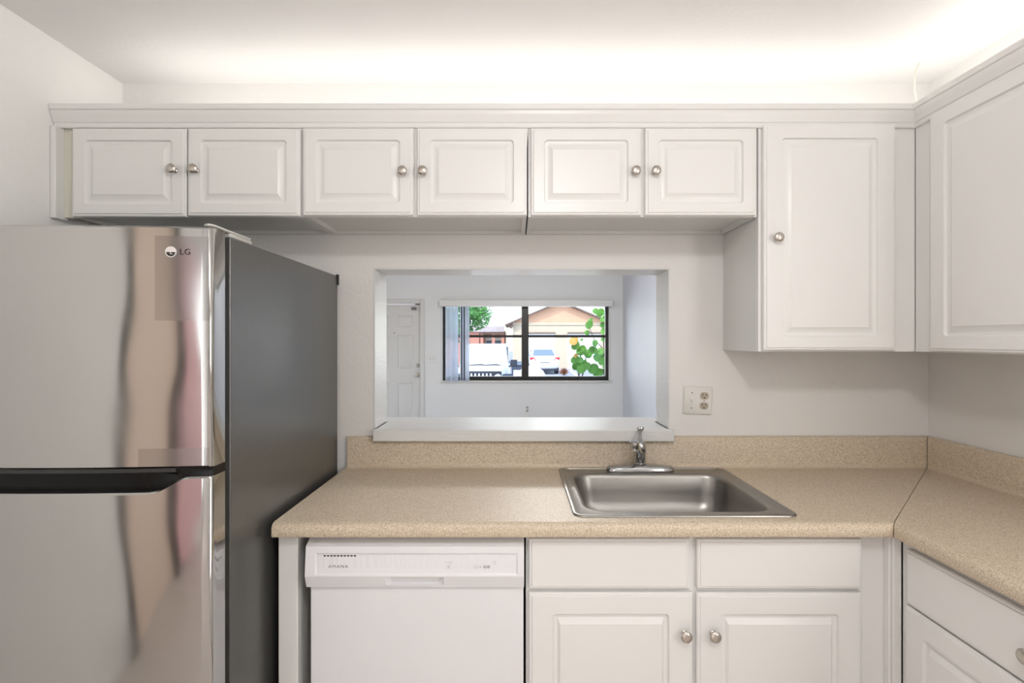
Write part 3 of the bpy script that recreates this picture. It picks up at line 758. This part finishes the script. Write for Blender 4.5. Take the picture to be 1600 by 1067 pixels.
# hinge cap
hp = [(-.706, 1.195), (-.692, 1.188), (-.6835, 1.200), (-.6835, 1.365), (-.692, 1.375), (-.708, 1.375), (-.712, 1.36)]
m = MB(); m.prism(hp, 'z', 1.6645, 1.6715); m.prism([(-.71, 1.266), (-.684, 1.266), (-.684, 1.372), (-.71, 1.372)], 'z', 1.6545, 1.665)
m.build('hinge_cap', M['hinge'], fr, bevel=.003)
# badge: round emblem with a face-like monogram, then two letters
bx = -.766
def badge_frame(x): 
    th = math.asin((x-FC)/3.0); return facing(x, dfront(x), 0, th), th
def disc(m, cx, cz, r, y0, y1, nn=28):
    m.rings([[(cx+r*math.cos(2*math.pi*i/nn), y, cz+r*math.sin(2*math.pi*i/nn)) for i in range(nn)] for y in (y0, y1)])
Mx = Matrix.Translation((bx, dfront(bx), 1.6045)) @ Matrix.Rotation(math.asin((bx-FC)/3.0), 4, 'Z')
m = MB(); m.xf = Mx; disc(m, 0, 0, .0122, .001, -.0012); em = m.build('emblem', M['badge'], ud, smooth=40)
m = MB(); m.xf = Mx
# dark lower half-moon and thin strokes of the monogram
low = [(.0095*math.cos(t), .0095*math.sin(t)) for t in [math.pi + math.pi*i/14 for i in range(15)]]
m.rings([[(x, y, z-.0006) for x, z in low] for y in (-.0011, -.0016)])
m.build('emblem_face', M['dark'], em)
m = MB(); m.xf = Mx
m.box(-.0012, .0004, -.0020, -.0010, -.0055, .005); m.box(.0004, .004, -.0020, -.0010, -.0055, -.0040); disc(m, -.0045, .0035, .0014, -.0010, -.0020, 12)
m.build('emblem_monogram', M['badge'], em)
tx = -.7365
text_mesh('lettering', 'LG', .0185, 1.0, M['dark'], Matrix.Translation((tx, dfront(tx)-.0005, 1.6045)) @ Matrix.Rotation(math.asin((tx-FC)/3.0), 4, 'Z') @ Matrix.Rotation(math.pi/2, 4, 'X'), ud, spacing=1.1)

# ------------------------------------------------------------------ small kitchen things
wire = MB().tube([(1.465, 1.918, CZ-.001), (1.452, 1.912, 2.395), (1.438, 1.905, 2.36), (1.432, 1.90, 2.31), (1.438, 1.895, 2.26), (1.455, 1.89, 2.21), (1.47, 1.90, 2.16), (1.475, 1.91, 2.138)], .0032, 8)
tag(wire.build('electrical_wire', M['wire']), 'thin white wire hanging from a hole in the ceiling above the corner cabinets', 'wire')
cl = thing('ceiling_lamp', 'white ceiling lamp over the kitchen floor, mirrored in the steel', 'lamp', (.2, .0, CZ))
MB().lathe([(.07, 0), (.07, .012), (.03, .018), (0, .018)], (.2, .0, CZ-.001), (0, 0, -1), 24).build('stem', M['white_pl'], cl)

cl = thing('ceiling_lamp', 'small ceiling lamp in the living room beyond the pass-through', 'lamp', (.3, 4.7, LCZ))
MB().lathe([(.07, 0), (.07, .012), (.03, .018), (0, .018)], (.3, 4.7, LCZ-.001), (0, 0, -1), 24).build('stem', M['white_pl'], cl)
# cloth added behind the camera for the pink band mirrored in the fridge
m = MB(); rs = []
for i in range(25):
    y = -1.62+.56*i/24; x = LX+.025+.012*math.sin(i*1.1)
    rs.append([(x, y, .03), (x, y, 2.0), (x-.006, y, 2.0), (x-.006, y, .03)])
tag(m.rings(rs).build('reflection_cloth', M['pink'], smooth=60), 'pink cloth added on the left wall for its reflection in the fridge door', 'cloth')

#@@OUTDOORS
# ------------------------------------------------------------------ outdoors: parking court seen through the window
GZ = -.55
M['asphalt'] = mat('pale_asphalt', (0.40, 0.40, 0.44), 0.9, var=.08, vscale=3)
M['paintline'] = mat('road_paint', (0.85, 0.85, 0.85), 0.8)
M['peach'] = mat('peach_stucco', (0.72, 0.42, 0.27), 0.9, var=.04, vscale=2)
M['creamst'] = mat('cream_stucco', (0.62, 0.50, 0.37), 0.9, var=.02, vscale=2)
M['rooft'] = mat('pale_roof_tile', (0.80, 0.76, 0.72), 0.85, var=.05, vscale=3)
M['eave'] = mat('brown_eave', (0.16, 0.10, 0.08), 0.7)
M['wgarage'] = mat('white_garage_door', (0.88, 0.86, 0.83), 0.6)
M['terra'] = mat('terracotta_wall', (0.55, 0.25, 0.18), 0.9, var=.05)
M['hglass'] = mat('house_window_glass', (0.10, 0.14, 0.17), 0.1)
M['carwhite'] = mat('white_car_paint', (0.85, 0.85, 0.86), 0.25)
M['carsilver'] = mat('pale_silver_car_paint', (0.80, 0.80, 0.82), 0.25)
M['carglass'] = mat('car_glass', (0.22, 0.27, 0.32), 0.05)
M['jglass'] = mat('pale_windscreen', (0.72, 0.76, 0.80), 0.05)
M['tyre'] = mat('tyre', (0.02, 0.02, 0.022), 0.8)
M['trimblk'] = mat('black_car_trim', (0.03, 0.035, 0.05), 0.6)
M['redlamp'] = mat('red_tail_lamp', (0.6, 0.02, 0.03), 0.2)
M['lens'] = mat('headlamp_lens', (0.6, 0.65, 0.7), 0.1)
M['leafA'] = mat('sea_grape_green', (0.14, 0.36, 0.045), 0.45, var=.15, vscale=9)
M['leafB'] = mat('sea_grape_yellow', (0.75, 0.42, 0.10), 0.5, var=.1, vscale=9)
M['stemw'] = mat('brown_stem', (0.16, 0.11, 0.08), 0.8)
M['tleaf'] = mat('tree_leaf', (0.10, 0.28, 0.06), 0.6, var=.25, vscale=2)
M['bark'] = mat('tree_bark', (0.20, 0.14, 0.10), 0.9, var=.1)
M['rleaf'] = mat('rusty_leaf', (0.32, 0.13, 0.07), 0.6, var=.2, vscale=3)
M['bin'] = mat('dark_bin_plastic', (0.06, 0.075, 0.11), 0.5)
M['tarp'] = mat('white_tarp', (0.86, 0.80, 0.80), 0.6)

struct(B(-60, 60, 8.62, 90, GZ-.2, GZ).build('ground', M['asphalt'], smooth=0))
for x0, x1 in ((2.96, 3.42), (6.2, 7.2)):
    m = MB(); m.add([(x0, 20, GZ+.004), (x0+.2, 20, GZ+.004), (x1+.2, 34, GZ+.004), (x1, 34, GZ+.004), (x0, 20, GZ+.001), (x0+.2, 20, GZ+.001), (x1+.2, 34, GZ+.001), (x1, 34, GZ+.001)], [(0,1,2,3),(4,7,6,5),(0,4,5,1),(1,5,6,2),(2,6,7,3),(3,7,4,0)])
    tag(m.build('parking_line', M['paintline'], smooth=0), 'white painted parking line on the asphalt right of the silver car' if x0 < 4 else 'white painted parking line behind the sea grape leaves at the right', 'line')

# garage house, gable end towards us
gh = thing('house', 'peach gabled garage house with two white garage doors across the court', 'house', (3.05, 40, GZ))
D = 36.0
B(-.2, 6.3, D, D+7, GZ, 2.42).build('wall', M['creamst'], gh)
m = MB(); m.prism([(-.2, 2.58), (6.3, 2.58), (3.05, 3.92)], 'y', D-.02, D+7); m.build('gable', M['peach'], gh)
B(-.25, 6.35, D-.06, D+7, 2.42, 2.59).build('trim_band', M['creamst'], gh)
for sgn in (-1, 1):
    m = MB()
    e, p = 3.05+sgn*3.78, 3.05
    m.prism([(e, 2.37), (p, 3.99), (p, 4.09), (e, 2.47)], 'y', D-.35, D+7.2); m.build('roof', M['rooft'], gh)
    m = MB(); m.prism([(e, 2.32), (p, 3.93), (p, 4.06), (e, 2.45)], 'y', D-.40, D-.35); m.build('fascia', M['eave'], gh)
for x0, x1 in ((.45, 2.66), (3.53, 5.75)):
    m = MB(); m.box(x0, x1, D-.03, D+.02, GZ, 1.84)
    for k in range(4): m.box(x0+.03, x1-.03, D-.045, D-.03, GZ+.05+k*.59, GZ+.58+k*.59)
    g = m.build('garage_door', M['wgarage'], gh, smooth=0)
    B(x0-.02, x1+.02, D-.14, D, 1.84, 1.92).build('door_shadow_strip', M['eave'], g)  # dark strip stands in for the shadow line along the garage door top

m = MB(); m.prism([(-.72, 2.34), (-.22, 2.56), (-.22, 2.14)], 'y', D-.30, D-.065); m.build('eave_return', M['eave'], gh)
# house on the left with a large pale roof
lh = thing('house', 'house with wide pale roof, shaded porch and brick-red columns behind the off-road car', 'house', (-4.5, 42, GZ))
D = 38.0
B(-12, -.85, D+1.2, D+9, GZ, 2.1).build('wall', M['peach'], lh)
m = MB()
for k in range(11):
    y0 = D-.2 + k*.75; z0 = 2.45+k*.33
    m.add([(-13, y0, z0), (-.8, y0, z0), (-.8, y0+.78, z0+.343), (-13, y0+.78, z0+.343), (-13, y0, z0-.06), (-.8, y0, z0-.06), (-.8, y0+.78, z0+.283), (-13, y0+.78, z0+.283)],
          [(0,1,2,3),(4,7,6,5),(0,4,5,1),(1,5,6,2),(2,6,7,3),(3,7,4,0)])
m.build('roof', M['rooft'], lh, smooth=0)
B(-13, -.82, D-.25, D-.1, 1.98, 2.38).build('fascia', mat('grey_pink_fascia', (.50, .42, .42), .8, var=.1), lh)
B(-2.6, -.82, D-.2, D+.1, 1.86, 1.97).build('porch_beam', M['eave'], lh)
for x in (-2.55, -1.72, -1.05): B(x, x+.22, D-.1, D+.15, GZ, 1.86).build('column', M['terra'], lh)
w_ = B(-2.25, -.95, D+1.1, D+1.22, .2, 1.55).build('window', M['wgarage'], lh)
B(-2.18, -1.64, D+1.06, D+1.1, .28, 1.36).build('pane', M['hglass'], w_); B(-1.56, -1.02, D+1.06, D+1.1, .28, 1.36).build('pane', M['hglass'], w_)
B(-5.2, -2.62, D-.1, D+1.2, GZ, 2.0).build('side_wall', M['terra'], lh)

# leafy crowns
def leaf_cloud(center, rad, n, size, squash=1.0, seed=1):
    r = random.Random(seed); m = MB()
    blobs = [(Vector((r.gauss(0, .45), r.gauss(0, .45), r.gauss(0, .38)*squash))*rad, r.uniform(.3, .55)*rad) for _ in range(14)]
    for i in range(n):
        b, br = blobs[r.randrange(len(blobs))]
        d = Vector((r.gauss(0, 1), r.gauss(0, 1), r.gauss(0, 1))).normalized()
        p = Vector(center) + b + d*br*r.uniform(.6, 1)
        u = Vector((r.gauss(0, 1), r.gauss(0, 1), r.gauss(0, 1))).normalized(); v = u.orthogonal().normalized()
        s_ = size*r.uniform(.7, 1.3)
        m.add([p-u*s_, p+v*s_*.35, p+u*s_, p-v*s_*.35], [(0, 1, 2, 3)])
    return m
tr = thing('tree', 'leafy green tree in front of the pale roof, left of the window mullion', 'tree', (-2.9, 28, GZ))
leaf_cloud((-2.45, 28, 2.8), 1.25, 2200, .13, .9, 3).build('foliage', M['tleaf'], tr, smooth=0, recalc=False)
m = MB(); m.tube([(-3.3, 28, GZ), (-3.25, 28, .6), (-3.1, 28, 1.6), (-2.85, 28, 2.6)], [.16, .13, .11, .06], 10); m.tube([(-3.1, 28, 1.6), (-2.5, 27.9, 2.3), (-2.2, 27.8, 2.8)], [.08, .05, .03], 8)
m.build('trunk', M['bark'], tr)
sb_ = thing('shrub', 'rust-brown spiky shrub beside the silver car', 'shrub', (2.65, 29.2, GZ))
r = random.Random(5); m = MB()
for i in range(130):
    a = r.uniform(0, 6.28); el = r.uniform(.1, 1.5); L = r.uniform(.25, .40)
    d = Vector((math.cos(a)*math.cos(el), math.sin(a)*math.cos(el), math.sin(el)))
    p0 = Vector((2.65, 29.2, GZ+.08)); s_ = d.orthogonal().normalized()*.025
    m.add([p0-s_*.5, p0+s_*.5, p0+d*L*.6+s_, p0+d*L, p0+d*L*.6-s_], [(0, 1, 2, 3, 4)])
m.build('leaves', M['rleaf'], sb_, smooth=0, recalc=False)
MB().tube([(2.65, 29.2, GZ), (2.65, 29.2, GZ+.2)], [.09, .05], 8).build('stem', M['stemw'], sb_)

# sea grape close to the glass : round leaves (x, z, radius) in the plane of the plant, yellow ones last
sg = thing('sea_grape', 'sea grape plant with large round green leaves outside the window at right', 'plant', (1.25, 9.7, GZ))
LV = [(1.100, 1.309, 0.086), (1.208, 1.216, 0.095), (1.086, 1.050, 0.081), (1.344, 1.151, 0.086), (1.387, 1.237, 0.058), (1.445, 1.338, 0.072), (1.114, 0.928, 0.075), (1.201, 0.885, 0.089), (1.301, 0.928, 0.072), (1.251, 0.979, 0.065), (1.431, 0.878, 0.095), (1.517, 0.799, 0.086), (1.603, 0.806, 0.065), (1.546, 1.180, 0.086), (1.488, 1.079, 0.079), (1.589, 1.022, 0.079), (1.625, 1.137, 0.065), (1.344, 1.683, 0.075), (1.387, 1.770, 0.046), (1.560, 1.913, 0.079), (1.603, 1.791, 0.075), (1.474, 1.942, 0.060), (1.632, 1.885, 0.058), (1.618, 1.575, 0.065), (1.589, 1.683, 0.049), (1.316, 1.542, 0.052), (1.201, 1.410, 0.032), (1.632, 1.424, 0.058), (1.431, 1.209, 0.065), (1.661, 0.892, 0.072), (1.172, 1.036, 0.065), (1.064, 1.396, 0.086), (1.093, 1.122, 0.037)]
r = random.Random(11); m = MB()
KX = 9.75/9.0
for i, (x, z, rad) in enumerate(LV):
    rad *= 1.08
    m.cur = 1 if i >= len(LV)-2 else 0
    y = 9.75 + r.uniform(-.10, .10)
    nrm = Vector((r.gauss(0, .35), -1, r.gauss(.25, .35))).normalized(); u = nrm.orthogonal().normalized(); v = nrm.cross(u)
    c_ = Vector((x, y, z)); ring = []; inn = []
    for k in range(14):
        t = 2*math.pi*k/14; q = rad*(1 + .06*math.cos(2*t))
        ring.append(c_ + u*q*math.cos(t) + v*q*math.sin(t)*.92 + nrm*.012*math.cos(2*t)); 
        inn.append(c_ + u*q*.5*math.cos(t) + v*q*.5*math.sin(t)*.92 - nrm*.004)
    m.rings([ring, inn, [p - nrm*.003 for p in inn], [p - nrm*.002 for p in ring]], cap0=False, cap1=False, close=True)
    m.add(inn, [tuple(range(14))])
m.build('leaves', [M['leafA'], M['leafB']], sg, smooth=60, recalc=False)
m = MB()
m.tube([(1.165, 9.8, GZ), (1.165, 9.8, .76), (1.20, 9.8, 1.15), (1.12, 9.8, 1.36)], [.022, .018, .012, .006], 8)
m.tube([(1.166, 9.8, .5), (1.25, 9.82, .8), (1.285, 9.82, 1.03), (1.35, 9.82, 1.18)], [.014, .013, .010, .006], 8)
m.tube([(1.66, 9.82, GZ), (1.65, 9.82, .5), (1.64, 9.82, 1.1), (1.60, 9.82, 1.27), (1.46, 9.82, 1.41), (1.373, 9.8, 1.61), (1.345, 9.8, 1.70)], [.02, .017, .012, .010, .008, .006, .005], 8)
m.tube([(1.64, 9.82, 1.1), (1.625, 9.82, 1.5), (1.60, 9.82, 1.8), (1.53, 9.82, 1.93)], [.012, .010, .008, .005], 8)
m.build('stems', M['stemw'], sg)

# cars
def wheel(parent, x, y, r_, wd, s, T):
    m = MB(); m.xf = T
    m.lathe([(r_*.55, 0), (r_*.93, 0), (r_, .02), (r_, wd-.02), (r_*.93, wd), (r_*.6, wd), (r_*.55, wd-.03), (0, wd-.03)], (x, y, r_), (s, 0, 0), 24)
    return m.build('wheel', M['tyre'], parent)
def super_ring(y, hw, z0, z1, p=.35, n=24, top=None):
    pts = []; zc, hz = (z0+z1)/2, (z1-z0)/2
    for i in range(n):
        t = 2*math.pi*i/n; c_, s_ = math.cos(t), math.sin(t)
        k = hw if (s_ <= 0 or top is None) else hw + (top-hw)*abs(s_)**p
        pts.append((k*math.copysign(abs(c_)**p, c_), y, zc+hz*math.copysign(abs(s_)**p, s_)))
    return pts
sd = thing('car', 'pale silver sedan parked facing away with red tail lamps, by the garage door', 'car', (1.53, 32.2, GZ))
T = Matrix.Translation((1.53, 32.2, GZ)) @ Matrix.Rotation(math.radians(3), 4, 'Z')
m = MB(); m.xf = T
m.rings([super_ring(y, hw, z0, z1) for y, hw, z0, z1 in ((-2.28, .70, .42, .90), (-2.2, .80, .32, 1.0), (-2.0, .84, .28, 1.05), (-1.4, .86, .25, 1.06), (-.6, .87, .24, 1.0), (.8, .87, .24, .98), (1.5, .85, .24, .93), (2.1, .80, .28, .80), (2.25, .70, .36, .68))])
body = m.build('body', M['carsilver'], sd, smooth=50)
m = MB(); m.xf = T
m.rings([super_ring(y, hw, .95, z1, .4, 24, top) for y, hw, z1, top in ((-1.62, .68, 1.02, .66), (-1.02, .74, 1.42, .56), (-.3, .75, 1.47, .57), (.4, .75, 1.45, .57), (1.15, .72, 1.0, .70))])
cab = m.build('cabin', M['carsilver'], sd, smooth=50)
m = MB(); m.xf = T
m.add([(-.62, -1.60, 1.08), (.62, -1.60, 1.08), (.53, -1.13, 1.39), (-.53, -1.13, 1.39), (-.62, -1.54, 1.04), (.62, -1.54, 1.04), (.53, -1.07, 1.35), (-.53, -1.07, 1.35)], [(0,1,2,3),(4,7,6,5),(0,4,5,1),(1,5,6,2),(2,6,7,3),(3,7,4,0)])
m.build('rear_window', M['carglass'], sd)
for s in (-1, 1):
    m = MB(); m.xf = T
    m.add([(s*.755, -1.25, 1.06), (s*.755, .9, 1.04), (s*.66, .3, 1.36), (s*.66, -.9, 1.36), (s*.70, -1.25, 1.06), (s*.70, .9, 1.04), (s*.61, .3, 1.36), (s*.61, -.9, 1.36)], [(0,1,2,3),(4,7,6,5),(0,4,5,1),(1,5,6,2),(2,6,7,3),(3,7,4,0)])
    m.build('side_window', M['carglass'], sd)
    m = MB(); m.xf = T
    m.rings([[(s*.50, -2.30, .80), (s*.83, -2.23, .84), (s*.85, -2.2, .97), (s*.60, -2.27, .97)], [(s*.50, -2.15, .80), (s*.83, -2.05, .84), (s*.84, -2.0, .97), (s*.60, -2.1, .97)]])
    m.build('tail_lamp', M['redlamp'], sd)
    m = MB(); m.xf = T; m.box(min(s*.80, s*.98), max(s*.80, s*.98), .62, .74, 1.0, 1.13); m.build('side_mirror', M['carsilver'], sd, bevel=.02)
    for y in (-1.4, 1.4): wheel(sd, s*.66, y, .31, .2, s, T)
m = MB(); m.xf = T; m.box(-.26, .26, -2.30, -2.24, .66, .71); m.build('plate_recess', mat('grey_recess', (.22, .22, .22), .6), sd)
m = MB(); m.xf = T; m.box(-.72, .72, -2.20, -1.9, .20, .42); m.build('rear_valance', M['trimblk'], sd, bevel=.02)

jp = thing('car', 'boxy white off-road car parked facing the window', 'car', (-.98, 17, GZ))
T = Matrix.Translation((-.96, 14.5, GZ))
def jb(*a): m = MB(); m.xf = T; return m.box(*a)
jb(-.76, .76, 1.35, 4.0, .55, 1.16).build('body', M['carwhite'], jp, bevel=.04)
m = MB(); m.xf = T; m.rings([[(-.56, .05, .62), (.56, .05, .62), (.56, .05, 1.08), (.50, .05, 1.13), (-.50, .05, 1.13), (-.56, .05, 1.08)], [(-.72, 1.40, .62), (.72, 1.40, .62), (.72, 1.40, 1.15), (.66, 1.40, 1.20), (-.66, 1.40, 1.20), (-.72, 1.40, 1.15)]])
m.build('bonnet', M['carwhite'], jp, bevel=.03, smooth=60)
g = jb(-.57, .57, -.02, .05, .62, 1.10).build('grille', M['trimblk'], jp, bevel=.02)
for i in range(7): jb(-.36+i*.105-.022, -.36+i*.105+.022, -.05, -.02, .68, 1.04).build('grille_bar', M['carwhite'], g, bevel=.008)
for s in (-1, 1):
    m = MB(); m.xf = T; m.lathe([(.105, 0), (.105, .03), (.09, .04), (0, .055)], (s*.47, -.02, .92), (0, -1, 0), 24); m.build('headlamp', M['lens'], jp)
    m = MB(); m.xf = T; m.prism([(-.06, .78), (-.02, .86), (.25, .98), (.8, .98), (1.1, .86), (1.15, .70), (1.08, .70), (.78, .90), (.28, .90), (0, .78)], 'x', s*.57, s*.86); m.build('fender', M['trimblk'], jp)
    for y in (.52, 3.2): wheel(jp, s*.58, y, .40, .25, s, T)
    m = MB(); m.xf = T; m.box(min(s*.80, s*1.0), max(s*.80, s*1.0), 1.42, 1.50, 1.16, 1.36); mi = m.build('side_mirror', M['trimblk'], jp, bevel=.02)
    m = MB(); m.xf = T; m.tube([(s*.74, 1.45, 1.14), (s*.84, 1.45, 1.2)], .02, 8); m.build('mirror_arm', M['trimblk'], mi)
m = MB(); m.xf = T
m.rings([[(-.74, 1.36, 1.16), (.74, 1.36, 1.16), (.66, 1.62, 1.76), (-.66, 1.62, 1.76)], [(-.74, 1.46, 1.16), (.74, 1.46, 1.16), (.66, 1.72, 1.76), (-.66, 1.72, 1.76)]])
m.build('windscreen_frame', M['carwhite'], jp, bevel=.02)
m = MB(); m.xf = T
m.rings([[(-.66, 1.345, 1.22), (.66, 1.345, 1.22), (.60, 1.575, 1.70), (-.60, 1.575, 1.70)], [(-.66, 1.40, 1.22), (.66, 1.40, 1.22), (.60, 1.63, 1.70), (-.60, 1.63, 1.70)]])
ws = m.build('windscreen', M['jglass'], jp)
for x0, x1 in ((-.42, -.05), (.02, .40)):
    m = MB(); m.xf = T; m.tube([(x0, 1.31, 1.205), (x1, 1.315, 1.225), (x1+.14, 1.345, 1.17)], .014, 6); m.build('wiper', M['trimblk'], ws)
m = MB(); m.xf = T; m.rings([[(-.68, 1.64, 1.72), (.68, 1.64, 1.72), (.68, 1.64, 1.80), (-.68, 1.64, 1.80)], [(-.70, 3.95, 1.74), (.70, 3.95, 1.74), (.70, 3.95, 1.83), (-.70, 3.95, 1.83)]])
m.build('hard_top', M['carwhite'], jp, bevel=.03)
for s in (-1, 1):
    m = MB(); m.xf = T; m.box(min(s*.66, s*.72), max(s*.66, s*.72), 1.75, 3.9, 1.16, 1.74); m.build('side_window', M['carglass'], jp)
jb(-.80, .80, -.28, -.08, .50, .68).build('bumper', M['trimblk'], jp, bevel=.03)

bn = thing('trash_bin', 'dark trash bin standing between the off-road car and the garage house', 'bin', (.05, 22, GZ))
m = MB(); m.rings([[(-.14, 21.8, GZ+.12), (.24, 21.8, GZ+.12), (.24, 22.2, GZ+.12), (-.14, 22.2, GZ+.12)], [(-.19, 21.75, GZ+.92), (.29, 21.75, GZ+.92), (.29, 22.25, GZ+.92), (-.19, 22.25, GZ+.92)]]); m.build('body', M['bin'], bn, bevel=.02)
m = MB(); m.prism([(21.70, GZ+.921), (22.28, GZ+.921), (22.28, GZ+1.02), (22.1, GZ+1.06), (21.75, GZ+1.0)], 'x', -.21, .31); m.build('lid', mat('grey_lid', (.15, .17, .22), .5), bn, bevel=.015)
B(-.10, .20, 21.735, 21.755, GZ+.45, GZ+.72).build('label', M['white_pl'], bn)
for x in (-.15, .25):
    m = MB(); m.lathe([(.12, 0), (.12, .05), (0, .05)], (x-.025, 22.2, GZ+.12), (1, 0, 0), 16); m.build('wheel', M['tyre'], bn)
tp = MB(); r = random.Random(2); rs = []
for k, (z, q) in enumerate(((GZ, 1.0), (GZ+.25, 1.0), (GZ+.45, .92), (GZ+.60, .74), (GZ+.70, .48), (GZ+.74, .2))):
    rs.append([(.60+q*.60*math.cos(t)*(1+.04*math.sin(5*t)), 20.4+q*.5*math.sin(t), z*1.0+(z-GZ)*.30+.02*math.sin(3*t+k)*(k > 0)) for t in [2*math.pi*i/24 for i in range(24)]])
tag(tp.rings(rs).build('tarp_covered_heap', M['tarp'], smooth=60), 'low white tarp-covered heap right of the off-road car, behind the window mullion', 'heap')
